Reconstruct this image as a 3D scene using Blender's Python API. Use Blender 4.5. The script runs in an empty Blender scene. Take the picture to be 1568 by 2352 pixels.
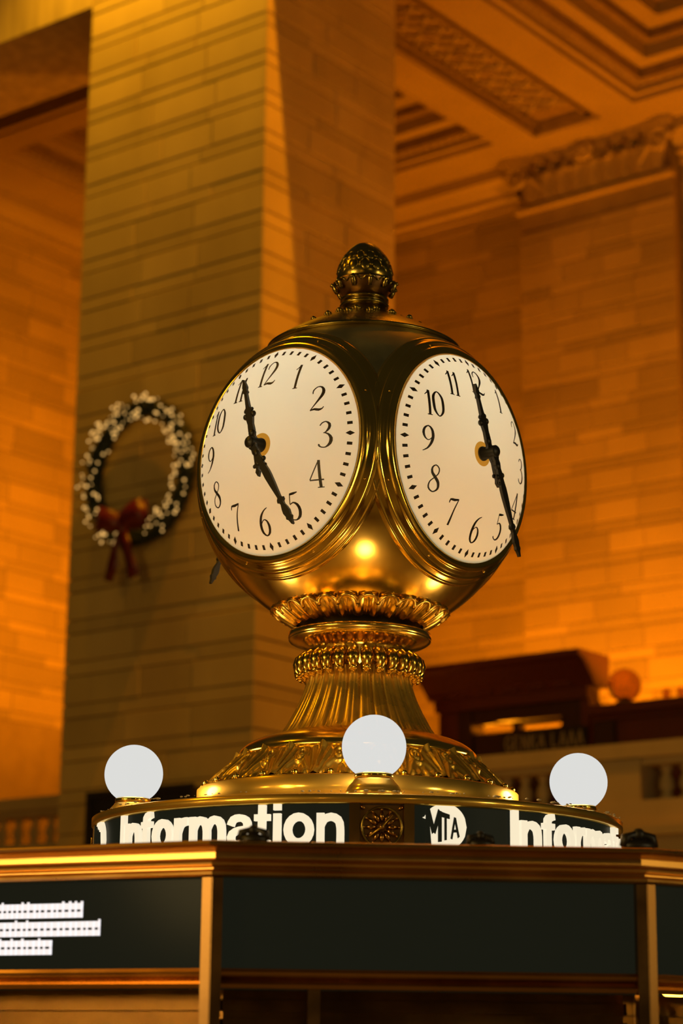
import bpy, bmesh, math, random
from mathutils import Vector, Matrix, Euler
random.seed(7)
PI = math.pi
S = bpy.context.scene
COL = S.collection

# ------------------------------------------------------------------ camera
W_PX, H_PX, F_PX, HORIZON = 1568.0, 2352.0, 4900.0, 2425.0
PITCH = math.atan((HORIZON - H_PX / 2) / F_PX)
ROLL = math.radians(0.6)
cam_d = bpy.data.cameras.new('camera')
cam = bpy.data.objects.new('camera', cam_d)
COL.objects.link(cam)
S.camera = cam
cam_d.sensor_fit = 'VERTICAL'
cam_d.sensor_height = 36.0
cam_d.lens = F_PX / H_PX * 36.0
cam_d.clip_start, cam_d.clip_end = 0.05, 300
fw = Vector((0, math.cos(PITCH), math.sin(PITCH)))
r0 = Vector((1, 0, 0))
u0 = Vector((0, -math.sin(PITCH), math.cos(PITCH)))
rt = r0 * math.cos(ROLL) + u0 * math.sin(ROLL)
up = -r0 * math.sin(ROLL) + u0 * math.cos(ROLL)
cam.matrix_world = Matrix(((rt.x, up.x, -fw.x, 0), (rt.y, up.y, -fw.y, 0), (rt.z, up.z, -fw.z, 1.65), (0, 0, 0, 1)))
cam_d.dof.use_dof = True
cam_d.dof.focus_distance = 5.78
cam_d.dof.aperture_fstop = 3.2

# ------------------------------------------------------------------ world, exposure
S.view_settings.view_transform = 'Standard'
S.view_settings.look = 'None'
S.view_settings.gamma = 1.0
S.view_settings.use_curve_mapping = False
S.view_settings.exposure = 0.0
wd = bpy.data.worlds.new('hall_air')
S.world = wd
wd.use_nodes = True
wd.node_tree.nodes['Background'].inputs[0].default_value = (1.0, 0.85, 0.42, 1)
wd.node_tree.nodes['Background'].inputs[1].default_value = 0.020

# hall axes: V runs along the pier row, U from the hall into the passage
PHI = math.radians(38)
VV = Vector((-math.cos(PHI), math.sin(PHI), 0))
UU = Vector((math.sin(PHI), math.cos(PHI), 0))
KK = Vector((-0.977, 24.0, 0.0))          # foot of the near corner of the pier


def W(u, v, z):
    return KK + UU * u + VV * v + Vector((0, 0, z))


def lamp(name, loc, power, color, radius=0.3, kind='POINT', target=None, spot=60, blend=0.5):
    d = bpy.data.lights.new(name, kind)
    d.energy = power
    d.color = color
    if kind == 'AREA':
        d.shape = 'DISK'
        d.size = radius * 2
    else:
        d.shadow_soft_size = radius
    if kind == 'SPOT':
        d.spot_size = math.radians(spot)
        d.spot_blend = blend
    o = bpy.data.objects.new(name, d)
    COL.objects.link(o)
    o.location = loc
    if target is not None:
        o.rotation_euler = (Vector(target) - Vector(loc)).to_track_quat('-Z', 'Y').to_euler()
    return o


HALL = (1.0, 0.46, 0.012)
PASS = (1.0, 0.29, 0.004)
# floodlight high on the hall side above the pier, and one further along that rakes its right face
lamp('hall_floodlight', W(-1.55, 2.2, 17.4), 1050, HALL, 0.25, 'SPOT', W(0, 2.2, 11.0), 130, 0.6)
lamp('hall_floodlight_far', W(-1.45, -7.0, 25.2), 14000, (1.0, 0.33, 0.004), 0.12, 'SPOT', W(1, 0, 10.0), 70, 0.4)
# lamps of the passage behind the piers
lamp('passage_spot', W(6.6, 4.6, 8.0), 3500, PASS, 0.4, 'SPOT', W(7.0, 11.3, 10.4), 92, 0.9)
lamp('passage_lamp', W(8.9, -5.0, 4.8), 3000, PASS, 0.5)
lamp('passage_spot', W(5.8, 1.8, 4.6), 3000, PASS, 0.4, 'SPOT', W(10.3, 1.6, 9.4), 110, 0.9)
lamp('passage_lamp', W(6.6, 1.2, 5.0), 350, PASS, 0.4)
# unseen fill for the hall's dim light; unseen lamps added for glints on brass
lamp('hall_fill', (-9.0, 6.0, 12.0), 700, HALL, 0.6)
for x, y, z, p, r, c in ((-7.7, -3.0, 3.9, 360, .45, (1.0, .70, .26)), (-9.6, -1.9, 4.3, 900, .8, (1.0, .62, .18)), (-9.2, -2.1, 3.0, 330, .5, (1.0, .66, .22)), (-11.0, 1.4, 4.3, 170, .35, (1.0, .5, .10)), (9.8, -0.9, 4.0, 420, .40, (1.0, .78, .42)),
                         (-3.0, -5.5, 4.0, 60, .25, (1.0, .5, .10)), (10.5, 1.6, 3.1, 200, .45, (1.0, .62, .14)), (5.6, -8.0, 7.0, 120, .3, (1.0, .62, .16))):
    lamp('brass_glint_lamp', (x, y, z), p, c, r)

# ------------------------------------------------------------------ helpers


def tag(o, label=None, cat=None, group=None, kind=None):
    if label:
        o['label'] = label
    if cat:
        o['category'] = cat
    if group:
        o['group'] = group
    if kind:
        o['kind'] = kind
    return o


def empty(name, loc=(0, 0, 0), rot=(0, 0, 0), label=None, cat=None, group=None, kind=None):
    o = bpy.data.objects.new(name, None)
    COL.objects.link(o)
    o.location = loc
    o.rotation_euler = rot
    o.empty_display_size = 0.1
    return tag(o, label, cat, group, kind)


class MB:
    """collects vertices and faces for one mesh"""

    def __init__(self):
        self.v, self.f, self.sm = [], [], []

    def add(self, vs, fs, smooth=False):
        b = len(self.v)
        self.v += [tuple(p) for p in vs]
        self.f += [tuple(i + b for i in f) for f in fs]
        self.sm += [smooth] * len(fs)
        return self

    def box(self, a, b, f=None):
        x0, y0, z0 = a
        x1, y1, z1 = b
        vs = [(x0, y0, z0), (x1, y0, z0), (x1, y1, z0), (x0, y1, z0), (x0, y0, z1), (x1, y0, z1), (x1, y1, z1), (x0, y1, z1)]
        if f:
            vs = [f(*p) for p in vs]
        return self.add(vs, [(0, 3, 2, 1), (4, 5, 6, 7), (0, 1, 5, 4), (1, 2, 6, 5), (2, 3, 7, 6), (3, 0, 4, 7)])

    def lathe(self, prof, n=64, f=None, smooth=True, a0=0.0, a1=2 * PI, mod=None):
        full = abs(a1 - a0 - 2 * PI) < 1e-6
        m = n if full else n + 1
        vs = []
        for i in range(m):
            a = a0 + (a1 - a0) * i / n
            for j, (r, z) in enumerate(prof):
                rr = r if mod is None else r * mod(a, j)
                p = (rr * math.cos(a), rr * math.sin(a), z)
                vs.append(f(*p) if f else p)
        k = len(prof)
        fs = []
        for i in range(n):
            i2 = (i + 1) % m
            for j in range(k - 1):
                fs.append((i * k + j, i2 * k + j, i2 * k + j + 1, i * k + j + 1))
        return self.add(vs, fs, smooth)

    def tube(self, pts, rad, n=8, caps=True):
        pts = [Vector(p) for p in pts]
        if not hasattr(rad, '__len__'):
            rad = [rad] * len(pts)
        vs = []
        prev = None
        for i, p in enumerate(pts):
            t = (pts[min(i + 1, len(pts) - 1)] - pts[max(i - 1, 0)]).normalized()
            if prev is None:
                a = Vector((0, 0, 1)) if abs(t.z) < 0.9 else Vector((1, 0, 0))
                prev = t.cross(a).normalized()
            s = (prev - t * prev.dot(t)).normalized()
            prev = s
            b = t.cross(s)
            for k in range(n):
                c = 2 * PI * k / n
                vs.append(p + (s * math.cos(c) + b * math.sin(c)) * rad[i])
        fs = []
        for i in range(len(pts) - 1):
            for k in range(n):
                k2 = (k + 1) % n
                fs.append((i * n + k, i * n + k2, (i + 1) * n + k2, (i + 1) * n + k))
        if caps:
            fs.append(tuple(range(n - 1, -1, -1)))
            fs.append(tuple((len(pts) - 1) * n + k for k in range(n)))
        return self.add(vs, fs, True)

    def ball(self, c, r, n=10, m=6, sc=(1, 1, 1)):
        vs, fs = [], []
        for j in range(m + 1):
            t = PI * j / m
            for i in range(n):
                a = 2 * PI * i / n
                vs.append((c[0] + r * sc[0] * math.sin(t) * math.cos(a), c[1] + r * sc[1] * math.sin(t) * math.sin(a), c[2] + r * sc[2] * math.cos(t)))
        for j in range(m):
            for i in range(n):
                i2 = (i + 1) % n
                fs.append((j * n + i, (j + 1) * n + i, (j + 1) * n + i2, j * n + i2))
        return self.add(vs, fs, True)

    def prism(self, poly, h0, h1, f=None):
        """extrudes a 2-D outline; f maps (x, y, h) to a point"""
        n = len(poly)
        f = f or (lambda x, y, h: (x, y, h))
        vs = [f(x, y, h0) for x, y in poly] + [f(x, y, h1) for x, y in poly]
        fs = [tuple(range(n - 1, -1, -1)), tuple(range(n, 2 * n))]
        fs += [(i, (i + 1) % n, n + (i + 1) % n, n + i) for i in range(n)]
        return self.add(vs, fs)

    def profile_run(self, prof, p0, p1, out, f=None):
        """sweeps an (offset, z) outline from p0 to p1 (plan points); out = plan direction of offset"""
        p0, p1, out = Vector(p0), Vector(p1), Vector(out)
        n = len(prof)
        vs = []
        for p in (p0, p1):
            for o, z in prof:
                vs.append((p.x + out.x * o, p.y + out.y * o, p.z + z))
        fs = [(i, (i + 1) % n, n + (i + 1) % n, n + i) for i in range(n)]
        fs += [tuple(range(n - 1, -1, -1)), tuple(range(n, 2 * n))]
        return self.add(vs, fs)

    def stroke(self, pts, h=0.01, f=None, step=0.08, closed=False):
        """a pen stroke: pts = (x, y, width); smooth curve, extruded by h; f maps (x, y, h)"""
        P = catmull(pts, step, closed)
        n = len(P)
        f = f or (lambda x, y, z: (x, y, z))
        vs = []
        for i in range(n):
            a = P[(i - 1) % n] if (closed or i) else P[0]
            b = P[(i + 1) % n] if (closed or i < n - 1) else P[-1]
            dx, dy = b[0] - a[0], b[1] - a[1]
            L = math.hypot(dx, dy) or 1
            nx, ny = -dy / L, dx / L
            x, y, w = P[i]
            for s, hh in ((1, h), (-1, h), (-1, 0), (1, 0)):
                vs.append(f(x + nx * s * w / 2, y + ny * s * w / 2, hh))
        fs = []
        for i in range(n if closed else n - 1):
            j = (i + 1) % n
            for k in range(4):
                k2 = (k + 1) % 4
                fs.append((i * 4 + k, i * 4 + k2, j * 4 + k2, j * 4 + k))
        if not closed:
            fs += [(0, 3, 2, 1), tuple((n - 1) * 4 + k for k in range(4))]
        return self.add(vs, fs)

    def mesh(self, name, mat=None, fix=True):
        me = bpy.data.meshes.new(name)
        me.from_pydata(self.v, [], self.f)
        me.polygons.foreach_set('use_smooth', self.sm)
        if fix:
            bm = bmesh.new()
            bm.from_mesh(me)
            bmesh.ops.recalc_face_normals(bm, faces=bm.faces)
            bm.to_mesh(me)
            bm.free()
        if mat:
            me.materials.append(mat)
        me.update()
        return me

    def build(self, name, mat=None, parent=None, **kw):
        return link(name, self.mesh(name, mat), parent, **kw)


def link(name, me, parent=None, matrix=None, label=None, cat=None, group=None, kind=None):
    o = bpy.data.objects.new(name, me)
    COL.objects.link(o)
    if parent:
        o.parent = parent
    if matrix is not None:
        o.matrix_local = matrix
    return tag(o, label, cat, group, kind)


def catmull(pts, step=0.08, closed=False):
    if len(pts) == 2 and not closed:
        (x0, y0, w0), (x1, y1, w1) = pts
        n = max(1, int(math.hypot(x1 - x0, y1 - y0) / (step * 2)))
        return [(x0 + (x1 - x0) * i / n, y0 + (y1 - y0) * i / n, w0 + (w1 - w0) * i / n) for i in range(n + 1)]
    n = len(pts)
    out = []
    for i in range(n if closed else n - 1):
        g = (lambda k: pts[k % n]) if closed else (lambda k: pts[min(max(k, 0), n - 1)])
        a, b, c, d = g(i - 1), g(i), g(i + 1), g(i + 2)
        m = max(2, int(math.hypot(c[0] - b[0], c[1] - b[1]) / step))
        for k in range(m):
            t = k / m
            out.append(tuple(0.5 * (2 * b[q] + (c[q] - a[q]) * t + (2 * a[q] - 5 * b[q] + 4 * c[q] - d[q]) * t * t + (3 * b[q] - a[q] - 3 * c[q] + d[q]) * t ** 3) for q in range(3)))
    if not closed:
        out.append(pts[-1])
    return out


# ------------------------------------------------------------------ materials
def mat_new(name):
    m = bpy.data.materials.new(name)
    m.use_nodes = True
    nt = m.node_tree
    return m, nt, nt.nodes['Principled BSDF']


def nd(nt, t, **kw):
    n = nt.nodes.new(t)
    for k, val in kw.items():
        setattr(n, k, val)
    return n


def stone(name, c0, c1, scale=1.2, stretch=(1, 1, 1), rough=0.75, vary=0.25, bump=0.15):
    m, nt, b = mat_new(name)
    L = nt.links.new
    tc = nd(nt, 'ShaderNodeTexCoord')
    mp = nd(nt, 'ShaderNodeMapping')
    mp.inputs['Scale'].default_value = stretch
    geo = nd(nt, 'ShaderNodeNewGeometry')
    L(geo.outputs['Position'], mp.inputs[0])
    n1 = nd(nt, 'ShaderNodeTexNoise')
    n1.inputs['Scale'].default_value = scale
    n1.inputs['Detail'].default_value = 6
    L(mp.outputs[0], n1.inputs['Vector'])
    oi = nd(nt, 'ShaderNodeObjectInfo')
    cr = nd(nt, 'ShaderNodeValToRGB')
    cr.color_ramp.elements[0].color = (*c0, 1)
    cr.color_ramp.elements[1].color = (*c1, 1)
    cr.color_ramp.elements[0].position = 0.3
    cr.color_ramp.elements[1].position = 0.7
    L(n1.outputs[0], cr.inputs[0])
    hs = nd(nt, 'ShaderNodeHueSaturation')
    mr = nd(nt, 'ShaderNodeMapRange')
    mr.inputs['To Min'].default_value = 1 - vary
    mr.inputs['To Max'].default_value = 1 + vary * 0.5
    L(oi.outputs['Random'], mr.inputs[0])
    L(mr.outputs[0], hs.inputs['Value'])
    L(cr.outputs[0], hs.inputs['Color'])
    L(hs.outputs[0], b.inputs['Base Color'])
    b.inputs['Roughness'].default_value = rough
    n2 = nd(nt, 'ShaderNodeTexNoise')
    n2.inputs['Scale'].default_value = 30
    n2.inputs['Detail'].default_value = 4
    L(geo.outputs['Position'], n2.inputs['Vector'])
    bp = nd(nt, 'ShaderNodeBump')
    bp.inputs['Strength'].default_value = bump
    bp.inputs['Distance'].default_value = 0.01
    L(n2.outputs[0], bp.inputs['Height'])
    L(bp.outputs[0], b.inputs['Normal'])
    return m


def metal(name, c0, c1, rough=0.25, rvar=0.12, scale=9.0, bump=0.0, aniso=None):
    m, nt, b = mat_new(name)
    L = nt.links.new
    tc = nd(nt, 'ShaderNodeTexCoord')
    n1 = nd(nt, 'ShaderNodeTexNoise')
    n1.inputs['Scale'].default_value = scale
    n1.inputs['Detail'].default_value = 5
    L(tc.outputs['Object'], n1.inputs['Vector'])
    cr = nd(nt, 'ShaderNodeValToRGB')
    cr.color_ramp.elements[0].color = (*c0, 1)
    cr.color_ramp.elements[1].color = (*c1, 1)
    cr.color_ramp.elements[0].position = 0.35
    cr.color_ramp.elements[1].position = 0.65
    L(n1.outputs[0], cr.inputs[0])
    L(cr.outputs[0], b.inputs['Base Color'])
    b.inputs['Metallic'].default_value = 1
    mr = nd(nt, 'ShaderNodeMapRange')
    mr.inputs['From Min'].default_value = 0.3
    mr.inputs['From Max'].default_value = 0.7
    mr.inputs['To Min'].default_value = rough - rvar / 2
    mr.inputs['To Max'].default_value = rough + rvar / 2
    L(n1.outputs[0], mr.inputs[0])
    L(mr.outputs[0], b.inputs['Roughness'])
    if bump:
        n2 = nd(nt, 'ShaderNodeTexNoise')
        n2.inputs['Scale'].default_value = 60
        L(tc.outputs['Object'], n2.inputs['Vector'])
        bp = nd(nt, 'ShaderNodeBump')
        bp.inputs['Strength'].default_value = bump
        bp.inputs['Distance'].default_value = 0.002
        L(n2.outputs[0], bp.inputs['Height'])
        L(bp.outputs[0], b.inputs['Normal'])
    return m


def plain(name, c, rough=0.5, metallic=0.0, emit=None, es=1.0, spec=0.5):
    m, nt, b = mat_new(name)
    n1 = nd(nt, 'ShaderNodeTexNoise')
    n1.inputs['Scale'].default_value = 14
    mx = nd(nt, 'ShaderNodeMix', data_type='RGBA')
    mx.inputs[6].default_value = (*[x * 0.82 for x in c], 1)
    mx.inputs[7].default_value = (*[min(1, x * 1.12) for x in c], 1)
    nt.links.new(n1.outputs[0], mx.inputs[0])
    nt.links.new(mx.outputs[2], b.inputs['Base Color'])
    b.inputs['Roughness'].default_value = rough
    b.inputs['Metallic'].default_value = metallic
    b.inputs['Specular IOR Level'].default_value = spec
    if emit:
        b.inputs['Emission Color'].default_value = (*emit, 1)
        b.inputs['Emission Strength'].default_value = es
    return m


def satin(m, broad, fac):
    nt = m.node_tree
    b = nt.nodes['Principled BSDF']
    g = nd(nt, 'ShaderNodeBsdfAnisotropic')
    g.inputs['Roughness'].default_value = broad
    src = b.inputs['Base Color'].links[0].from_socket
    nt.links.new(src, g.inputs['Color'])
    mx = nd(nt, 'ShaderNodeMixShader')
    mx.inputs[0].default_value = fac
    nt.links.new(b.outputs[0], mx.inputs[1])
    nt.links.new(g.outputs[0], mx.inputs[2])
    nt.links.new(mx.outputs[0], nt.nodes['Material Output'].inputs[0])


M = {}
M['pier'] = stone('pier_stone', (.42, .31, .10), (.54, .41, .14), 0.9, (1, 1, .5), vary=.16)
M['wall'] = stone('wall_stone', (.31, .22, .07), (.38, .27, .09), 0.7, vary=.26)
M['mortar'] = stone('mortar', (.22, .15, .05), (.27, .19, .06), 3, vary=0)
M['marble'] = stone('veined_marble', (.34, .26, .10), (.52, .40, .15), 1.1, (6, 6, .7), vary=.05)
M['plaster'] = stone('ceiling_plaster', (.30, .21, .07), (.36, .26, .09), 0.8, vary=.08)
M['plaster_dark'] = stone('dark_plaster', (.19, .12, .04), (.25, .16, .055), 4, vary=.15)  # darker plaster for the sunk panel, capital bell and alternate mouldings
M['balu'] = stone('balustrade_stone', (.36, .27, .12), (.44, .33, .15), 1.4, vary=.1)
M['floor'] = stone('floor_marble', (.30, .24, .15), (.42, .34, .22), 0.8, rough=.25, vary=0)
M['brass'] = metal('polished_brass', (.76, .49, .08), (.84, .56, .11), .19, .08)
M['bezel'] = metal('bezel_brass', (.74, .47, .075), (.82, .54, .10), .15, .06)
M['brass_soft'] = metal('cast_brass', (.66, .42, .055), (.82, .54, .09), .28, .12, 14, .25)
M['brass_brush'] = metal('brushed_brass', (.74, .47, .08), (.84, .55, .11), .15, .06)
satin(M['brass_brush'], .48, .5)
satin(M['brass_soft'], .5, .45)
M['brass_cast'] = metal('aged_cast_brass', (.52, .33, .05), (.70, .45, .08), .22, .10, 14, .2)
M['brass_dark'] = metal('darkened_brass', (.22, .16, .035), (.38, .28, .06), .24, .12, 12, .15)
M['bronze'] = metal('booth_bronze', (.44, .24, .06), (.56, .31, .09), .24, .10, 7)
M['cornice_brass'] = metal('cornice_brass', (.58, .34, .10), (.70, .42, .13), .30, .08, 7)
M['bronze_dark'] = metal('dark_bronze', (.20, .11, .04), (.30, .17, .06), .34, .12, 9)
M['bounce_tan'] = plain('tan_bounce_surface', (.42, .31, .13), .6)  # matte tan for unseen tops, added to bounce globe light onto the ball
M['brass_dim'] = metal('dim_reflection_brass', (.46, .40, .20), (.60, .52, .26), .42, .12, 10)  # duller copy of the ball's brass, imitating its dark upper reflection
M['iron'] = plain('blackened_iron', (.012, .009, .006), .45)
M['print'] = plain('printed_black', (.02, .011, .006), .5)
M['screen'] = plain('display_glass', (.004, .004, .003), .12, spec=.015, emit=(.0085, .009, .0052), es=1.0)  # faint even glow added to lift the black of the screens
M['signblack'] = plain('sign_panel_black', (.004, .004, .003), .35, spec=.03, emit=(.0085, .009, .005), es=1.0)  # faint glow put into the panel colour so its black reads lifted
M['letter'] = plain('lit_letter', (.3, .28, .22), .4, emit=(.86, .76, .55), es=1.0)
M['led'] = plain('led_white', (.3, .3, .3), .4, emit=(.80, .77, .80), es=1.0)
m, nt, b = mat_new('opal_globe')
em = nd(nt, 'ShaderNodeEmission')
em.inputs[0].default_value = (.735, .735, .71, 1)
em.inputs[1].default_value = 1.0
tp = nd(nt, 'ShaderNodeBsdfTransparent')
mx = nd(nt, 'ShaderNodeMixShader')
mx.inputs[0].default_value = 0.87
nt.links.new(tp.outputs[0], mx.inputs[1])
nt.links.new(em.outputs[0], mx.inputs[2])
nt.links.new(mx.outputs[0], nt.nodes['Material Output'].inputs[0])
nt.nodes.remove(b)
M['globe'] = m
M['redwood'] = plain('dark_red_wood', (.12, .022, .011), .5)
M['redwood_dark'] = plain('black_red_wood', (.04, .012, .008), .5)
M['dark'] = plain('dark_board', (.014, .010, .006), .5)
M['needle'] = plain('fir_needles', (.012, .022, .008), .7)
M['ribbon'] = plain('red_ribbon', (.10, .005, .004), .4)
M['bulb'] = plain('fairy_light', (.2, .2, .2), .4, emit=(1.0, .55, .15), es=1.15)
M['amber'] = plain('amber_glass', (.55, .30, .09), .15)
M['amber'].node_tree.nodes['Principled BSDF'].inputs['Transmission Weight'].default_value = .85
M['amber'].node_tree.nodes['Principled BSDF'].inputs['IOR'].default_value = 1.08
M['dust'] = plain('dust_tuft', (.5, .42, .28), .9)


# opal dial: a translucent shell, lit by the lamps inside the ball
m, nt, b = mat_new('opal_dial')
tr = nd(nt, 'ShaderNodeBsdfTranslucent')
di = nd(nt, 'ShaderNodeBsdfDiffuse')
nz = nd(nt, 'ShaderNodeTexNoise')
nz.inputs['Scale'].default_value = 5
cr = nd(nt, 'ShaderNodeValToRGB')
cr.color_ramp.elements[0].color = (.82, .77, .68, 1)
cr.color_ramp.elements[1].color = (.88, .83, .74, 1)
tcd = nd(nt, 'ShaderNodeTexCoord')
nt.links.new(tcd.outputs['Object'], nz.inputs['Vector'])
nt.links.new(nz.outputs[0], cr.inputs[0])
nt.links.new(cr.outputs[0], tr.inputs[0])
di.inputs[0].default_value = (.5, .45, .36, 1)
ms = nd(nt, 'ShaderNodeMixShader')
ms.inputs[0].default_value = 0.12
nt.links.new(tr.outputs[0], ms.inputs[1])
nt.links.new(di.outputs[0], ms.inputs[2])
nt.links.new(ms.outputs[0], nt.nodes['Material Output'].inputs[0])
nt.nodes.remove(b)
M['opal'] = m

m, nt, b = mat_new('amber_opal')
tr = nd(nt, 'ShaderNodeBsdfTranslucent')
tr.inputs[0].default_value = (.62, .36, .06, 1)
nt.links.new(tr.outputs[0], nt.nodes['Material Output'].inputs[0])
nt.nodes.remove(b)
M['amber_opal'] = m

# thin clear pane
m, nt, b = mat_new('window_glass')
b.inputs['Base Color'].default_value = (.8, .75, .6, 1)
b.inputs['Roughness'].default_value = .05
b.inputs['Transmission Weight'].default_value = 1.0
b.inputs['IOR'].default_value = 1.05
M['pane'] = m


# ------------------------------------------------------------------ the stone setting
def arch_box(mb, u0, u1, v0, v1, z0, z1):
    return mb.box((u0, v0, z0), (u1, v1, z1), lambda u, v, z: W(u, v, z))


# one ashlar block: unit cube, outward face at +Z of the block, chamfered
def block_mesh(mat, name='block'):
    mb = MB()
    c = 0.0
    vs = [(-.5, -.5, 0), (.5, -.5, 0), (.5, .5, 0), (-.5, .5, 0),
          (-.5, -.5, .6), (.5, -.5, .6), (.5, .5, .6), (-.5, .5, .6),
          (-.488, -.47, 1), (.488, -.47, 1), (.488, .47, 1), (-.488, .47, 1)]
    fs = [(0, 1, 5, 4), (1, 2, 6, 5), (2, 3, 7, 6), (3, 0, 4, 7), (4, 5, 9, 8), (5, 6, 10, 9), (6, 7, 11, 10), (7, 4, 8, 11), (8, 9, 10, 11)]
    mb.add(vs, fs)
    return mb.mesh(name, mat)


BLK = {'pier': block_mesh(M['pier']), 'wall': block_mesh(M['wall'])}
PERIOD, THIN, Z_THIN = 0.5245, 0.172, 13.98


def courses(zlo, zhi):
    k = math.floor((zlo - Z_THIN) / PERIOD)
    out = []
    while True:
        zb = Z_THIN + k * PERIOD
        if zb > zhi:
            break
        for a, c in ((zb, zb + THIN), (zb + THIN, zb + PERIOD)):
            if a >= zlo - .05 and c <= zhi + .05:
                out.append((a, c, k))
        k += 1
    return out


def lay_blocks(parent, mesh, origin, along, normal, length, zlo, zhi, mean, rnd, proud=.024, joint=.016):
    """ashlar courses on a face: origin at z = 0, running 'along', facing 'normal'"""
    zc = Vector((0, 0, 1))
    for i, (a, c, k) in enumerate(courses(zlo, zhi)):
        n = max(1, round(length / mean + rnd.uniform(-.35, .35)))
        w = [rnd.uniform(.75, 1.3) for _ in range(n)]
        s = sum(w)
        x = 0
        for q in w:
            dx = q / s * length
            p = origin + along * (x + dx / 2) + zc * ((a + c) / 2)
            x += dx
            pr = proud + rnd.uniform(-.004, .004)
            lx, lz = dx - .005, (c - a) - joint
            mt = Matrix(((along.x * lx, 0, normal.x * pr, p.x), (along.y * lx, 0, normal.y * pr, p.y), (0, lz, 0, p.z), (0, 0, 0, 1)))
            link('block', mesh, parent, mt)


rnd = random.Random(3)
# floor of the hall
mb = MB()
mb.box((-45, -18, -.3), (45, 60, 0))
mb.build('floor', M['floor'], kind='structure', label='polished marble floor of the station hall under the booth', cat='floor')

# the pier
mb = MB()
arch_box(mb, .03, 2.64, .03, 3.04, 0, 24)
pier = mb.build('pillar', M['mortar'], kind='structure', label='massive square stone pier of ashlar courses carrying the wreath', cat='pillar')
lay_blocks(pier, BLK['pier'], W(.03, 0, 0), VV, -UU, 3.07, 3.4, 15.6, .98, rnd)
lay_blocks(pier, BLK['pier'], W(0, .03, 0), UU, -VV, 2.67, 3.4, 17.3, 1.05, rnd)

# lintels running from the pier to its neighbours
mb = MB()
arch_box(mb, 0, 1.66, 3.07, 14.5, 15.16, 24)
li = mb.build('beam', M['marble'], kind='structure', label='bright veined marble lintel running off the top of the pier', cat='lintel')
mb = MB()
for (a0, a1, h) in ((1.66, 1.86, .30), (1.86, 2.1, .62), (2.1, 2.5, .95)):
    arch_box(mb, a0, a1, 3.07, 14.5, 15.16 + h, 16.9)
mb.build('moulding', M['plaster_dark'], li)
mb = MB()
arch_box(mb, 0, 1.66, -12, 0, 15.16, 24)
mb.build('beam', M['marble'], kind='structure', label='stone lintel leaving the raked side of the pier above the picture', cat='lintel')

# back wall of the passage, with a pilaster under the carved capital
UB = 10.3
mb = MB()
arch_box(mb, UB + .28, UB + .9, -9, 11.9, 0, 18)
wb = mb.build('wall_back', M['mortar'], kind='structure', label='orange-lit ashlar back wall of the passage behind the clock', cat='wall')
lay_blocks(wb, BLK['wall'], W(UB + .28, 3.05, 0), VV, -UU, 3.9, 6.0, 16.4, .95, rnd, joint=.013)
lay_blocks(wb, BLK['wall'], W(UB + .28, -1.6, 0), VV, -UU, 1.66, 6.0, 16.4, 1.0, rnd, joint=.016)
mb = MB()
arch_box(mb, UB + .03, UB + .3, .1, 3.0, 0, 16.4)
pil = mb.build('pilaster', M['mortar'], kind='structure', label='flat ashlar pilaster rising to the carved capital', cat='pilaster')
lay_blocks(pil, BLK['wall'], W(UB + .03, .07, 0), VV, -UU, 2.96, 5.5, 15.5, .8, rnd, joint=.016)

# left end wall of the passage
VL = 11.3
mb = MB()
arch_box(mb, 1.5, UB + .9, VL + .03, VL + .6, 0, 18)
wl = mb.build('wall_left', M['mortar'], kind='structure', label='bright orange ashlar end wall beyond the wreath', cat='wall')
lay_blocks(wl, BLK['wall'], W(4.6, VL + .03, 0), UU, -VV, 5.4, 7.2, 16.3, 1.05, rnd, joint=.012)

# hall wall carrying on past the end of the passage, outside the picture
mb = MB()
arch_box(mb, .35, 1.6, VL + .65, 32, 0, 15.1)
arch_box(mb, .15, 1.6, VL + .65, VL + 3.7, 0, 15.1)
arch_box(mb, .0, 1.66, 14.52, 32, 15.16, 24)
mb.build('wall_hall', M['wall'], kind='structure', label='plain stone hall wall carrying on past the end wall of the passage', cat='wall')

# cornices (fixed to the walls under the ceiling)
CORN = [(0, 0), (.10, 0), (.10, .10), (.22, .14), (.22, .24), (.34, .36), (.48, .42), (.48, .62), (0, .62)]
ZC = 16.44
for nm, p0, p1, out, lb in (('trim_1', W(UB + .28, 3.1, ZC - .62), W(UB + .28, VL, ZC - .62), -UU, 'stepped stone cornice along the top of the back wall'),
                            ('trim_2', W(2.0, VL, ZC - .62), W(UB, VL, ZC - .62), -VV, 'stepped stone cornice along the top of the left end wall'),
                            ('trim_3', W(UB + .28, -9, ZC - .62), W(UB + .28, .05, ZC - .62), -UU, 'stone cornice on the far side of the capital')):
    mb = MB()
    mb.profile_run(CORN, p0, p1, out)
    mb.build(nm, M['plaster'], kind='structure', label=lb, cat='cornice')

# carved capital of the pilaster
cap = empty('capital', W(UB, 1.55, 15.5), (0, 0, PI / 2 + PHI), kind='structure', label='carved pilaster capital with leaves and corner scrolls under the ceiling beam', cat='capital')
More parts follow.
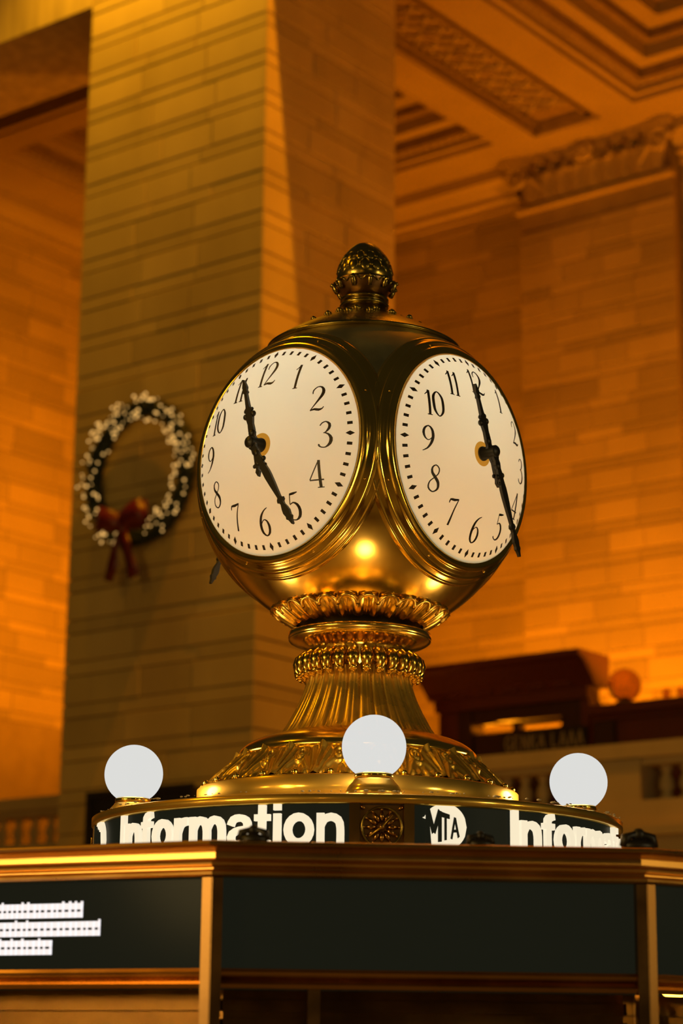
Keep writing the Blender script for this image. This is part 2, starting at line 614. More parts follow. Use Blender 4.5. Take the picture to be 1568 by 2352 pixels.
# local frame: x along +V, y into the hall side... (-U)
CAPM = Matrix(((VV.x, -UU.x, 0, 0), (VV.y, -UU.y, 0, 0), (0, 0, 1, 0), (0, 0, 0, 1)))
cap.rotation_euler = (0, 0, 0)
cap.matrix_world = Matrix.Translation(W(UB, 1.55, 15.55)) @ CAPM
mb = MB()
mb.box((-1.52, -.05, .0), (1.52, .12, .07)).box((-1.47, -.05, .07), (1.47, .07, .14))
mb.build('fillet', M['plaster'], cap)
mb = MB()
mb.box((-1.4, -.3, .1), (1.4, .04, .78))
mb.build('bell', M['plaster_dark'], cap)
mb = MB()
mb.prism([(-1.62, -.2), (-1.66, .36), (-1.5, .44), (-1.0, .30), (-.3, .26), (.3, .26), (1.0, .30), (1.5, .44), (1.66, .36), (1.62, -.2)], .80, .94)
mb.prism([(-1.58, -.2), (-1.6, .3), (-1.46, .38), (-1.0, .26), (1.0, .26), (1.46, .38), (1.6, .3), (1.58, -.2)], .72, .80)
mb.build('abacus', M['plaster'], cap)


def leaf_mesh(h, w, curl, mat, n=7):
    mb = MB()
    vs = []
    sec = 9
    for i in range(n + 1):
        t = i / n
        ww = w * (0.72 + .5 * math.sin(PI * t) - .45 * t * t) * .5
        z = h * math.sin(min(t * 1.12, 1.0) * PI / 2) - (h * .28 * max(0, t - .78) / .22)
        yo = .02 + curl * t ** 3
        for k in range(sec):
            s = (k / (sec - 1)) * 2 - 1
            lobes = 1 + .16 * math.cos(t * 5 * 2 * PI) * abs(s)
            vs.append((s * ww * lobes, yo + .07 * (1 - s * s) * (1 - t * .4) + .02 * math.cos(s * 9), z))
    fs = [(i * sec + k, i * sec + k + 1, (i + 1) * sec + k + 1, (i + 1) * sec + k) for i in range(n) for k in range(sec - 1)]
    mb.add(vs, fs, True)
    return mb.mesh('leaf', mat, fix=False)


lm = leaf_mesh(.5, .34, .20, M['plaster'])
for i in range(9):
    x = -1.2 + 2.4 * i / 8
    o = link('leaf', lm, cap, Matrix.Translation((x, .05, .12)))
lm2 = leaf_mesh(.66, .26, .26, M['plaster'])
for i in range(8):
    link('leaf', lm2, cap, Matrix.Translation((-1.05 + 2.1 * i / 7, .03, .12)))


def scroll_pts(c, r, turns, sx, f, n=34):
    out = []
    for i in range(n + 1):
        t = i / n
        a = turns * 2 * PI * t
        rr = r * (1 - .86 * t)
        out.append(f(c[0] + sx * rr * math.cos(a), c[1] + rr * math.sin(a)))
    return out


for sx in (-1, 1):
    mb = MB()
    mb.tube(scroll_pts((sx * 1.38, .56), .2, 1.8, sx, lambda x, z: (x, .24, z)), [.075 * (1 - .5 * i / 34) for i in range(35)], 8)
    mb.ball((sx * 1.38, .24, .56), .08)
    mb.tube([(sx * .8, .06, .15), (sx * 1.0, .12, .4), (sx * 1.25, .2, .68), (sx * 1.45, .26, .76)], [.03, .05, .07, .07], 8)
    mb.build('volute', M['plaster'], cap)
mb = MB()
for k in range(8):
    a = 2 * PI * k / 8
    mb.ball((.13 * math.cos(a), .3, .72 + .13 * math.sin(a)), .075)
mb.ball((0, .33, .72), .08)
for sx in (-1, 1):
    mb.tube(scroll_pts((sx * .36, .6), .13, 1.5, -sx, lambda x, z: (x, .2, z), 20), .04, 6)
mb.build('centre_flower', M['plaster'], cap)

# ceiling of the passage: slab, border bands, beam and coffers
mb = MB()
arch_box(mb, 1.66, UB + .9, -12, VL + .6, 17.9, 18.2)
ceil = mb.build('ceiling', M['plaster'], kind='structure', label='coffered plaster ceiling of the passage lit orange from below', cat='ceiling')


def frame_ring(mb, u0, u1, v0, v1, z0, z1, wd):
    arch_box(mb, u0, u0 + wd, v0, v1, z0, z1)
    arch_box(mb, u1 - wd, u1, v0, v1, z0, z1)
    arch_box(mb, u0 + wd, u1 - wd, v0, v0 + wd, z0, z1)
    arch_box(mb, u0 + wd, u1 - wd, v1 - wd, v1, z0, z1)


def border(name, u0, u1, v0, v1, z0=ZC):
    mb = MB()
    arch_box(mb, u0, u1, v0, v1, z0, 18.0)
    return mb.build(name, M['plaster'], ceil)


border('border_band', 4.12, 4.64, 2.84, VL)
border('border_band', 3.93, 4.04, 2.84, VL)
border('border_band', 4.0, 4.16, 2.84, VL, ZC + .12)
border('border_band', 2.4, 3.2, 2.84, VL, ZC - .1)
border('border_band', 9.25, UB + .6, 2.84, VL)
border('border_band', 9.25, UB + .6, -9, .16)
border('border_band', 4.64, 9.25, 9.9, VL)
border('border_band', 2.5, 4.64, -9, .16)
border('border_band', 4.64, 9.25, -9, -6.5)


def coffer(u0, u1, v0, v1):
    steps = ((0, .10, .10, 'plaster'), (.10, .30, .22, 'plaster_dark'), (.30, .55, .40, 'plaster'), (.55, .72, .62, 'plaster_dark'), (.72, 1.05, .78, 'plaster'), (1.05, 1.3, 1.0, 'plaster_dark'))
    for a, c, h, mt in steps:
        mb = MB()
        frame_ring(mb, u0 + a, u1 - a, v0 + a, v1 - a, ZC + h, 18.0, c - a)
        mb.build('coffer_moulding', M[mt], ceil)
    # egg-and-dart row along the second step: small bosses joined into one part
    mb = MB()
    for (pu, pv, qu, qv) in ((u0 + .2, v0 + .2, u1 - .2, v0 + .2), (u0 + .2, v1 - .2, u1 - .2, v1 - .2), (u1 - .2, v0 + .2, u1 - .2, v1 - .2), (u0 + .2, v0 + .2, u0 + .2, v1 - .2)):
        n = int(math.hypot(qu - pu, qv - pv) / .16)
        for i in range(n):
            t = (i + .5) / n
            p = W(pu + (qu - pu) * t, pv + (qv - pv) * t, ZC + .22)
            mb.ball(p, .055, 6, 4)
    mb.build('bead_row', M['plaster'], ceil, kind='stuff')
    mb = MB()
    n = int((u1 - u0 - 2.6) / .55)
    for i in range(n):
        for j in range(int((v1 - v0 - 2.6) / .55)):
            p = W(u0 + 1.55 + i * .55, v0 + 1.55 + j * .55, 17.86)
            mb.ball(p, .16, 8, 4, (1, 1, .5))
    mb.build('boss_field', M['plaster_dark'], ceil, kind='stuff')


coffer(4.64, 9.25, 2.84, 9.9)
coffer(4.64, 9.25, -6.5, .16)

# beam between pier and pilaster, with its sunk ornamental panel
BV0, BV1 = .16, 2.84
beam = empty('beam', W(6, 1.5, ZC), kind='structure', label='broad ceiling beam with a sunk ornamental panel ending on the capital', cat='beam')
BM = Matrix(((UU.x, VV.x, 0, 0), (UU.y, VV.y, 0, 0), (0, 0, 1, 0), (0, 0, 0, 1)))
beam.matrix_world = Matrix.Translation(W(0, 0, ZC)) @ BM
PU0, PU1, PV0, PV1 = 2.9, 9.42, .86, 2.14
mb = MB()
mb.box((2.5, BV0, 0), (UB + .5, PV0, 1.5)).box((2.5, PV1, 0), (UB + .5, BV1, 1.5))
mb.box((PU1, PV0, 0), (UB + .5, PV1, 1.5))
mb.build('soffit', M['plaster'], beam)
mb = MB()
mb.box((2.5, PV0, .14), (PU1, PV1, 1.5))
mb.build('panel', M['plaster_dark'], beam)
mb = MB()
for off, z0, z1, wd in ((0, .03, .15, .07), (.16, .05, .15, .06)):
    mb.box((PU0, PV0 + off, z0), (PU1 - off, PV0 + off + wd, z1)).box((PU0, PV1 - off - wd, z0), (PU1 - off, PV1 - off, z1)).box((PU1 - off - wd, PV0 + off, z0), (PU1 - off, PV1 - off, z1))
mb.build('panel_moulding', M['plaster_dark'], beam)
mb = MB()
for i in range(16):
    a = 3.0 + i * .39
    if a > 8.7:
        break
    for s in (1, -1):
        mb.tube([(a, 1.5 + s * .4, .12), (a + .195, 1.5 + s * .2, .11), (a + .39, 1.5, .12)], .035, 6)
        mb.tube([(a, 1.5, .12), (a + .195, 1.5 + s * .2, .11), (a + .39, 1.5 + s * .4, .12)], .035, 6)
mb.build('fretwork', M['plaster'], beam, kind='stuff')
mb = MB()
for k in range(6):
    a = 2 * PI * k / 6
    mb.ball((.085 * math.cos(a), .085 * math.sin(a), -.01), .055, 8, 5)
mb.ball((0, 0, -.03), .05, 8, 5)
ros = mb.mesh('rosette', M['plaster_dark'])
i = 0
while 3.2 + i * .78 < 9.0:
    link('rosette', ros, beam, Matrix.Translation((3.2 + i * .78, 1.5, .10)))
    for s in (-1, 1):
        if 3.59 + i * .78 < 9.0:
            link('rosette', ros, beam, Matrix.Translation((3.59 + i * .78, 1.5 + s * .36, .115)) @ Matrix.Scale(.6, 4))
    i += 1

# door in the left end wall
door = empty('door_1', W(5.6, VL, 3.6), kind='structure', label='dark doorway with a pale stone casing in the left end wall', cat='door')
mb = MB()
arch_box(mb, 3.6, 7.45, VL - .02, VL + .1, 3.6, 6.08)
mb.build('opening', M['dark'], door)  # solid dark sheet in place of the doorway's unlit depth
mb = MB()
arch_box(mb, 6.35, 7.0, VL - .1, VL + .05, 3.6, 6.1)
mb.build('door_leaf', M['redwood_dark'], door)
mb = MB()
arch_box(mb, 7.25, 7.62, VL - .16, VL + .05, 3.6, 6.9)
arch_box(mb, 3.6, 7.25, VL - .16, VL + .05, 6.1, 6.62)
arch_box(mb, 3.6, 7.25, VL - .22, VL + .05, 6.32, 6.45)
mb.build('casing', M['wall'], door)
mb = MB()
arch_box(mb, 3.4, 7.72, VL - .3, VL + .05, 6.82, 6.95)
arch_box(mb, 7.62, 7.74, VL - .3, VL + .05, 6.45, 6.95)
mb.build('hood', M['redwood_dark'], door)
mb = MB()
mb.tube([W(7.95, VL - .14, 6.35), W(7.95, VL - .26, 6.1), W(7.95, VL - .2, 5.7), W(7.95, VL - .1, 5.3), W(7.95, VL - .12, 5.1)], [.2, .16, .1, .08, .1], 8)
arch_box(mb, 7.72, 8.2, VL - .34, VL + .03, 6.32, 6.46)
mb.build('console', M['wall'], door)

# balcony floor and its stone balustrade, between the piers
mb = MB()
arch_box(mb, .95, UB + .4, -12, VL + .2, 3.3, 3.62)
mb.build('balcony_floor', M['balu'], kind='structure', label='stone balcony floor behind the balustrade', cat='floor')


def balustrade(v0, v1, label, name='balustrade'):
    base = empty(name, W(1.3, (v0 + v1) / 2, 3.62), kind='structure', label=label, cat='balustrade')
    base.rotation_euler = (0, 0, 0)
    off = -Vector(base.location)

    def A(mb, *a):
        return arch_box(mb, *a)
    objs = []
    mb = MB()
    A(mb, 1.08, 1.56, v0, v1, 4.70, 4.86)
    A(mb, 1.14, 1.50, v0, v1, 4.62, 4.70)
    objs.append(mb.build('cap_rail', M['balu']))
    mb = MB()
    A(mb, 1.08, 1.56, v0, v1, 4.02, 4.25)
    A(mb, .98, 1.6, v0, v1, 3.55, 4.02)
    A(mb, .84, 1.0, v0, v1, 3.86, 3.95)
    objs.append(mb.build('plinth', M['balu']))
    for o in objs:
        o.parent = base
        o.matrix_parent_inverse = Matrix.Translation(off)
    return base


bprof = [(.05, 4.25), (.075, 4.27), (.075, 4.30), (.045, 4.33), (.085, 4.40), (.075, 4.47), (.04, 4.54), (.065, 4.58), (.065, 4.62)]
bmb = MB()
bmb.lathe([(r, z - 4.25) for r, z in bprof], 12)
balm = bmb.mesh('baluster', M['balu'])


def balusters(base, vs):
    for v in vs:
        link('baluster', balm, base, Matrix.Translation(W(1.32, v, 4.25) - Vector(base.location)))


def pedestal(base, v0, v1):
    mb = MB()
    arch_box(mb, 1.1, 1.54, v0, v1, 4.2, 4.68)
    o = mb.build('pedestal', M['balu'], base)
    o.matrix_parent_inverse = Matrix.Translation(-Vector(base.location))


bl = balustrade(-9, -.02, 'stone balustrade crossing behind the right-hand globe lamp')
balusters(bl, [-.45 - .235 * i for i in range(12)])
balusters(bl, [-4.55 - .235 * i for i in range(9)])
pedestal(bl, -4.36, -3.38)
bl2 = balustrade(3.08, 10.9, 'stone balustrade left of the wreath pier below the doorway')
balusters(bl2, [3.6 + .3 * i for i in range(10)])
for b_ in (bl, bl2):
    b_.name = 'balustrade'

# ------------------------------------------------------------------ things on the balcony
UR = 5.0
kiosk = empty('bar_canopy', W(UR, -.25, 3.62), label='dark red wooden bar canopy with projecting cornice behind the balustrade', cat='canopy')


def at_k(mb, name, mat, par=None):
    o = mb.build(name, mat, kiosk)
    o.matrix_parent_inverse = Matrix.Translation(-Vector(kiosk.location))
    return o


mb = MB()
mb.profile_run([(-.25, 0), (.12, 0), (.2, .1), (.42, .30), (.5, .34), (.5, .42), (-.25, .42)], W(UR, -1.55, 6.27), W(UR, 1.05, 6.27), -UU)
at_k(mb, 'cornice', M['redwood'])
mb = MB()
arch_box(mb, UR - .1, UR + .2, -1.42, .97, 6.12, 6.27)
at_k(mb, 'frieze', M['redwood'])
for v in (-1.1, -.7, -.3, .1, .5, .85):
    mb = MB()
    arch_box(mb, UR - .18, UR - .09, v - .12, v + .12, 6.29, 6.40)
    at_k(mb, 'carved_block', M['redwood'])
mb = MB()
arch_box(mb, UR - .02, UR + .2, -1.36, .9, 5.94, 6.12)
at_k(mb, 'lintel', M['redwood_dark'])
for v0, v1, mt in ((.62, .93, 'redwood'), (.40, .62, 'redwood_dark'), (-1.30, -1.0, 'redwood_dark'), (-1.42, -1.30, 'redwood')):
    mb = MB()
    arch_box(mb, UR - .05, UR + .25, v0, v1, 3.62, 6.12)
    at_k(mb, 'post', M[mt])
mb = MB()
arch_box(mb, UR, UR + .2, -1.2, .62, 3.62, 5.80)
at_k(mb, 'counter_panel', M['redwood_dark'])
mb = MB()
arch_box(mb, UR - .05, UR + .1, -1.1, -.25, 5.87, 5.91)
arch_box(mb, UR - .05, UR + .1, -.35, -.25, 5.78, 5.91)
mb.tube([W(UR, -.3, 5.88), W(UR, .1, 5.93), W(UR, .4, 5.92)], .015, 6)
at_k(mb, 'shutter_bar', M['redwood_dark'])
mb = MB()
arch_box(mb, UR - .12, UR - .06, -1.40, -.12, 5.44, 5.76)
sgn = at_k(mb, 'sign_board', M['dark'])

# word on the sign board: pale painted capitals
CAPS = {
    'G': [[(.75, .82, .13), (.5, .97, .13), (.15, .75, .13), (.12, .3, .13), (.45, .03, .13), (.78, .2, .13), (.78, .45, .13)], [(.5, .46, .12), (.82, .46, .12)]],
    'C': [[(.75, .80, .13), (.5, .97, .13), (.15, .75, .13), (.12, .3, .13), (.45, .03, .13), (.78, .2, .13)]],
    'E': [[(.15, 0, .14), (.15, 1, .14)], [(.15, .94, .12), (.7, .94, .12)], [(.15, .5, .12), (.6, .5, .12)], [(.15, .06, .12), (.72, .06, .12)]],
    'N': [[(.12, 0, .14), (.12, 1, .14)], [(.12, .98, .15), (.75, .02, .15)], [(.75, 0, .14), (.75, 1, .14)]],
    'K': [[(.12, 0, .14), (.12, 1, .14)], [(.7, 1, .13), (.15, .45, .13)], [(.3, .6, .13), (.75, 0, .13)]],
    'A': [[(.05, 0, .13), (.42, 1, .13)], [(.42, 1, .13), (.8, 0, .13)], [(.2, .35, .11), (.65, .35, .11)]],
    'L': [[(.15, 0, .14), (.15, 1, .14)], [(.15, .06, .12), (.7, .06, .12)]],
    'M': [[(.1, 0, .13), (.1, 1, .13)], [(.1, 1, .13), (.45, .3, .13)], [(.45, .3, .13), (.8, 1, .13)], [(.8, 0, .13), (.8, 1, .13)]],
    'T': [[(.42, 0, .15), (.42, 1, .15)], [(.05, .93, .14), (.8, .93, .14)]],
}
M['paint'] = plain('pale_sign_paint', (.42, .33, .14), .6)
x = .0
for ch in 'GENKA LAAA':
    if ch != ' ':
        mb = MB()
        for s_ in CAPS[ch]:
            mb.stroke(s_, .02, lambda a, b_, h, x=x: W(UR - .12 - h, -.18 - (x + a * .128), 5.515 + b_ * .19), .2)
        mb.build('letter', M['paint'], sgn)
    x += .128 if ch != ' ' else .07

# dark red counter beside it with a row of small bulbs on top
mb = MB()
arch_box(mb, 4.9, 6.0, -7.5, -1.52, 3.63, 5.80)
arch_box(mb, 4.75, 6.0, -7.5, -1.49, 5.86, 5.98)
arch_box(mb, 4.85, 6.0, -7.5, -1.51, 5.79, 5.87)
counter = mb.build('bar_counter', M['redwood'], label='long dark red wooden bar counter right of the canopy', cat='counter')
mb = MB()
arch_box(mb, 4.84, 4.9, -1.85, -1.54, 4.2, 5.78)
mb.build('end_panel', M['redwood_dark'], counter)
gmb = MB()
gmb.lathe([(.02, 0), (.035, .01), (.03, .05), (.05, .09), (.055, .13), (.04, .17), (.0, .19)], 10)
gm = gmb.mesh('glass', M['amber'])  # unlit glass shapes standing in for the row of bulbs
for i in range(7):
    link('counter_bulb', gm, None, Matrix.Translation(W(5.1, -2.46 - .21 * i, 5.983)), label='small amber glass bulb on the bar counter, %s from the globe lantern' % ('first', 'second', 'third', 'fourth', 'fifth', 'sixth', 'seventh')[i], cat='glass', group='amber glass bulbs in a row on the bar counter')
wl_ = empty('globe_lantern', W(4.98, -1.93, 5.995), label='unlit amber glass globe lantern standing on the bar counter', cat='lamp')
mb = MB()
mb.ball((0, 0, .24), .215, 24, 14)
mb.build('shade', M['amber'], wl_)
mb = MB()
mb.lathe([(.0, 0), (.12, 0), (.12, .03), (.05, .05), (.06, .09), (.0, .09)], 16)
mb.build('foot', M['brass_dark'], wl_)
mb = MB()
mb.tube([(-.1, -.14, .045), (-.16, -.2, .055), (-.2, -.2, .17), (-.2, -.14, .26)], .025, 6)
mb.build('bracket', M['brass_soft'], wl_)

# dark board at the foot of the pier
mb = MB()
arch_box(mb, -.18, -.02, .72, 2.36, 3.0, 4.6)
bd = mb.build('notice_board', M['dark'], label='black board fixed low on the wreath pier behind the left globe lamp', cat='board')
mb = MB()
arch_box(mb, -.22, -.17, .70, .78, 3.0, 4.64)
arch_box(mb, -.22, -.17, 2.30, 2.38, 3.0, 4.64)
arch_box(mb, -.22, -.17, .78, 2.30, 4.56, 4.64)
mb.build('frame', M['iron'], bd)

# ------------------------------------------------------------------ the wreath
WC = W(-.16, 1.76, 8.47)
wr = empty('wreath', WC, label='round evergreen wreath with fairy lights and a red bow on the pier', cat='wreath')
WR = Matrix(((VV.x, -UU.x, 0, 0), (VV.y, -UU.y, 0, 0), (0, 0, 1, 0), (0, 0, 0, 1)))
wr.matrix_world = Matrix.Translation(WC) @ WR
# local: x along +V (towards picture left), y out of the wall, z up
RX, RZ, TR = .77, .81, .155
mb = MB()
rw = random.Random(11)
mb.tube([(RX * math.cos(a), -.03, RZ * math.sin(a)) for a in [2 * PI * i / 48 for i in range(49)]], .09, 8, False)
for i in range(2600):
    a = rw.uniform(0, 2 * PI)
    b_ = rw.uniform(0, 2 * PI)
    c = Vector((RX * math.cos(a), 0, RZ * math.sin(a)))
    rad = Vector((math.cos(a), 0, math.sin(a)))
    d = (rad * math.cos(b_) + Vector((0, 1, 0)) * math.sin(b_) + Vector((-math.sin(a), 0, math.cos(a))) * rw.uniform(.2, 1.0)).normalized()
    p = c + d * .05
    q = c + d * rw.uniform(.12, .20)
    if q.y < -.12:
        continue
    s = d.cross(Vector((rw.uniform(-1, 1), rw.uniform(-1, 1), rw.uniform(-1, 1)))).normalized() * .012
    e = d.cross(s).normalized() * .012
    mb.add([p + s, p - s, p + e, q], [(0, 1, 3), (1, 2, 3), (2, 0, 3)])
fo = mb.build('foliage', M['needle'], wr, kind='stuff')
bmb = MB()
bmb.ball((0, 0, 0), .0155, 8, 5)
bulb = bmb.mesh('fairy_light', M['bulb'])
for i in range(250):
    a = rw.uniform(0, 2 * PI)
    if abs(a - 1.5 * PI) < .30:
        continue
    b_ = rw.uniform(-.25 * PI, 1.25 * PI)
    rr = TR * rw.uniform(.55, 1.15)
    c = (RX * math.cos(a) + math.cos(a) * math.cos(b_) * rr, .02 + abs(math.sin(b_)) * rr, RZ * math.sin(a) + math.sin(a) * math.cos(b_) * rr)
    link('fairy_light', bulb, wr, Matrix.Translation(c) @ Matrix.Scale(rw.uniform(.55, 1.25), 4))


def ribbon(pts, w, n=1):
    """a flat band with thickness along pts = (x, y, z, twist)"""
    mb = MB()
    vs = []
    for i, (x, y, z, tw) in enumerate(pts):
        a = Vector(pts[min(i + 1, len(pts) - 1)][:3]) - Vector(pts[max(i - 1, 0)][:3])
        a.normalize()
        s = a.cross(Vector((math.sin(tw), math.cos(tw), 0))).normalized()
        nrm = s.cross(a).normalized()
        p = Vector((x, y, z))
        for k, h in ((1, .008), (-1, .008), (-1, -.008), (1, -.008)):
            vs.append(p + s * k * w[i] / 2 + nrm * h)
    fs = []
    for i in range(len(pts) - 1):
        for k in range(4):
            k2 = (k + 1) % 4
            fs.append((i * 4 + k, i * 4 + k2, (i + 1) * 4 + k2, (i + 1) * 4 + k))
    fs += [(0, 1, 2, 3), tuple((len(pts) - 1) * 4 + k for k in range(4))]
    mb.add(vs, fs, True)
    return mb


BZ = -.73
bow = MB()
bow.ball((0.02, .24, BZ), .075, 12, 8, (1, .8, 1.2))
bow = bow.build('bow', M['ribbon'], wr)
for sx in (-1, 1):
    pts = []
    for i in range(13):
        t = i / 12
        a = PI * 2 * t
        pts.append((sx * (.20 * (1 - math.cos(a))) + .02, .24 + .09 * math.sin(a), BZ + .17 * math.sin(t * PI), 0))
    ribbon(pts, [.12 + .20 * math.sin(PI * t / 12) for t in range(13)]).build('loop', M['ribbon'], bow)
    pts = [(.02 + sx * .02, .22, BZ - .03, .2 * sx), (.02 + sx * .09, .25, BZ - .22, .3 * sx), (.02 + sx * .14, .22, BZ - .42, -.2 * sx), (.02 + sx * .21, .22, BZ - .62, .2 * sx)]
    ribbon(pts, [.08, .13, .15, .16]).build('tail', M['ribbon'], bow)

# ------------------------------------------------------------------ information booth
AX = Vector((.0535, 6.1, 0))
RC, AZ0, NS = 1.73, math.radians(4.75), 12
HS = PI / NS


def pol(r, az, z=0.0):
    """plan polar about the clock axis; azimuth 0 faces the camera side"""
    return Vector((r * math.sin(az), -r * math.cos(az), z))


booth = empty('information_booth', AX, label='round brass information booth with black display screens under the clock', cat='booth')
ri = RC * math.cos(HS)
hw = RC * math.sin(HS)
# one bay in its own frame: x along the face, y outward, z up
cprof = [(-.12, 0), (-.002, 0), (.005, .0015), (.009, .005), (.0095, .009), (.006, .0135), (-.003, .0165), (-.003, .019), (.008, .0205), (.0135, .024), (.0145, .028), (.011, .0325), (.002, .0355), (-.016, .040), (-.017, .053), (.020, .059), (.030, .0615), (.034, .0655), (.032, .0695), (.026, .0719), (-.12, .0719)]
ZT = 1.9995
tx = math.tan(HS)


def bay_meshes():
    out = {}
    mb = MB()
    n = len(cprof)
    vs = []
    for sx in (-1, 1):
        for o, z in cprof:
            vs.append((sx * (ri + o) * tx, ri + o, ZT + z + .0015))
    mb.add(vs, [(i, (i + 1) % n, n + (i + 1) % n, n + i) for i in range(n)])
    out['cornice'] = (mb.mesh('cornice', M['cornice_brass']))
    for sx in (-1, 1):
        mb = MB()
        a, c = sx * (ri - .03) * tx, sx * (hw + .003)
        mb.prism([(sx * (hw - .021), ri - .03), (sx * (hw - .021), ri + .006), (c, ri + .006), (a, ri - .03)], .95, ZT + .0005)
        out['post' if sx < 0 else 'post.'] = mb.mesh('post', M['bronze_dark'])
    mb = MB()
    mb.box((-hw + .019, ri - .05, 1.815), (hw - .019, ri - .022, ZT + .002))
    out['display_screen'] = (mb.mesh('display_screen', M['screen']))
    mb = MB()
    rp = [(-.05, 1.780), (.004, 1.780), (.010, 1.788), (.002, 1.794), (-.008, 1.798), (.0, 1.803), (.006, 1.812), (.0, 1.819), (-.03, 1.819)]
    vs = []
    for sx in (-1, 1):
        for o, z in rp:
            vs.append((sx * (hw - .0205), ri + o - .004, z))
    n = len(rp)
    mb.add(vs, [(i, (i + 1) % n, n + (i + 1) % n, n + i) for i in range(n)] + [tuple(range(n)), tuple(range(2 * n - 1, n - 1, -1))])
    out['rail'] = (mb.mesh('rail', M['bronze']))
    mb = MB()
    mb.box((-hw + .027, ri - .03, 1.12), (hw - .027, ri - .026, 1.782))
    out['pane'] = (mb.mesh('pane', M['pane']))
    mb = MB()
    mb.box((.225, ri - .032, 1.12), (.25, ri - .004, 1.782))
    out['mullion'] = (mb.mesh('mullion', M['bronze_dark']))
    mb = MB()
    for z in (1.64, 1.70, 1.738):
        mb.box((-hw + .03, ri - .12, z), (hw - .03, ri - .10, z + .022))
    mb.box((-hw + .03, ri - .115, 1.12), (hw - .03, ri - .112, 1.78))
    out['blind'] = (mb.mesh('blind', M['bronze_dark']))
    mb = MB()
    mb.box((-hw - .02, ri - .3, 1.06), (hw + .02, ri + .14, 1.12))
    out['counter'] = (mb.mesh('counter', M['bronze_dark']))
    mb = MB()
    mb.box((-hw, ri - .05, 0), (hw, ri, 1.06))
    mb.box((-hw + .1, ri - .0, .15), (hw - .1, ri + .015, .95))
    out['base_panel'] = (mb.mesh('base_panel', M['bronze']))
    return out


bays = bay_meshes()
for k in range(NS):
    az = AZ0 + k * 2 * HS
    mt = Matrix.Rotation(az + PI, 4, 'Z')      # +y of the bay turns to the outward direction
    for nm, me in bays.items():
        link(nm.strip('.'), me, booth, mt)
mb = MB()
mb.lathe([(0, 2.0), (ri - .1, 2.0), (ri - .1, 2.02), (.3, 2.07), (0, 2.07)], 48)
mb.build('roof', M['bounce_tan'], booth)
# small cast ornaments standing on the cornice corners
omb = MB()
omb.ball((0, 0, .012), .03, 10, 6, (1.3, .8, .5))
omb.tube([(-.035, 0, .01), (-.03, 0, .03), (-.012, 0, .036), (-.006, 0, .022)], [.01, .011, .009, .006], 6)
omb.tube([(.035, 0, .01), (.03, 0, .03), (.012, 0, .036), (.006, 0, .022)], [.01, .011, .009, .006], 6)
omb.ball((0, 0, .036), .014, 8, 6)
ornm = omb.mesh('cresting', M['iron'])
for az, s in ((AZ0 - HS + .045, .8), (AZ0 + HS - .0, 1.0), (AZ0 + .062, .7), (AZ0 - 3 * HS, 1), (AZ0 + 3 * HS, 1)):
    link('cresting', ornm, booth, Matrix.Translation(pol(ri / math.cos(HS) * .985 if abs(abs(az - AZ0) - HS) < .06 else ri * 1.0, az, 2.069)) @ Matrix.Rotation(az, 4, 'Z') @ Matrix.Scale(s, 4))
mb = MB()
mb.ball((0, 0, .018), .014, 10, 8, (.8, .8, 1.4))
link('finial', mb.mesh('finial', M['brass']), booth, Matrix.Translation(pol(ri + .03, AZ0 + HS + .02, 2.069)))
# bright lines of scrolled text on the screen left of the middle
azl = AZ0 - 2 * HS
mL = Matrix.Rotation(azl + PI, 4, 'Z')
rt_ = random.Random(5)
# x of the bay runs from picture right (-) to left (+)
for z, xr, xl in ((1.941, -.128, .44), (1.903, -.172, .44), (1.865, -.055, .44)):
    mb = MB()
    x = xr
    while x < xl:
        w = rt_.uniform(.010, .016)
        h = rt_.choice((.030, .030, .034))
        mb.box((x, ri - .022, z - .015), (x + w * .35, ri - .019, z - .015 + h))
        mb.box((x, ri - .022, z - .015), (x + w, ri - .019, z - .003))
        mb.box((x, ri - .022, z + .002), (x + w, ri - .019, z + .015))
        x += w + .0015
    link('text_line', mb.mesh('text_line', M['led']), booth, mL)
lamp('booth_interior_lamp', AX + Vector((0.2, -.9, 1.86)), 3.5, (1.0, .38, .03), .05)
lamp('booth_interior_lamp', AX + Vector((0.75, -.9, 1.84)), 3.5, (1.0, .55, .06), .05)

# ------------------------------------------------------------------ sign drum
RS, ZS0, ZS1 = .738, 2.069, 2.266
sign = empty('information_sign', AX + Vector((0, 0, 2.07)), label='round black illuminated sign drum reading Information below the clock', cat='sign')
oz = 2.07
mb = MB()
mb.lathe([(RS - .006, ZS0 - oz), (RS - .006, ZS1 + .004 - oz)], 128)
mb.build('panel', M['signblack'], sign)
mb = MB()
mb.lathe([(.3, 2.286 - oz), (.742, 2.288 - oz), (.750, 2.286 - oz), (.750, 2.2665 - oz), (.744, 2.263 - oz), (.70, 2.263 - oz)], 128)
mb.build('rim', M['brass_brush'], sign)
mb = MB()
mb.lathe([(.30, 2.2872 - oz), (.738, 2.2892 - oz), (.740, 2.2875 - oz)], 96)
mb.build('bounce_plate', M['bounce_tan'], sign)  # unseen plate added to throw globe light up under the ball
mb = MB()
mb.lathe([(.70, ZS0 - oz), (.752, ZS0 - oz), (.752, ZS0 + .02 - oz), (.742, ZS0 + .024 - oz), (.70, ZS0 + .024 - oz)], 128)
mb.build('base_rim', M['bronze'], sign)

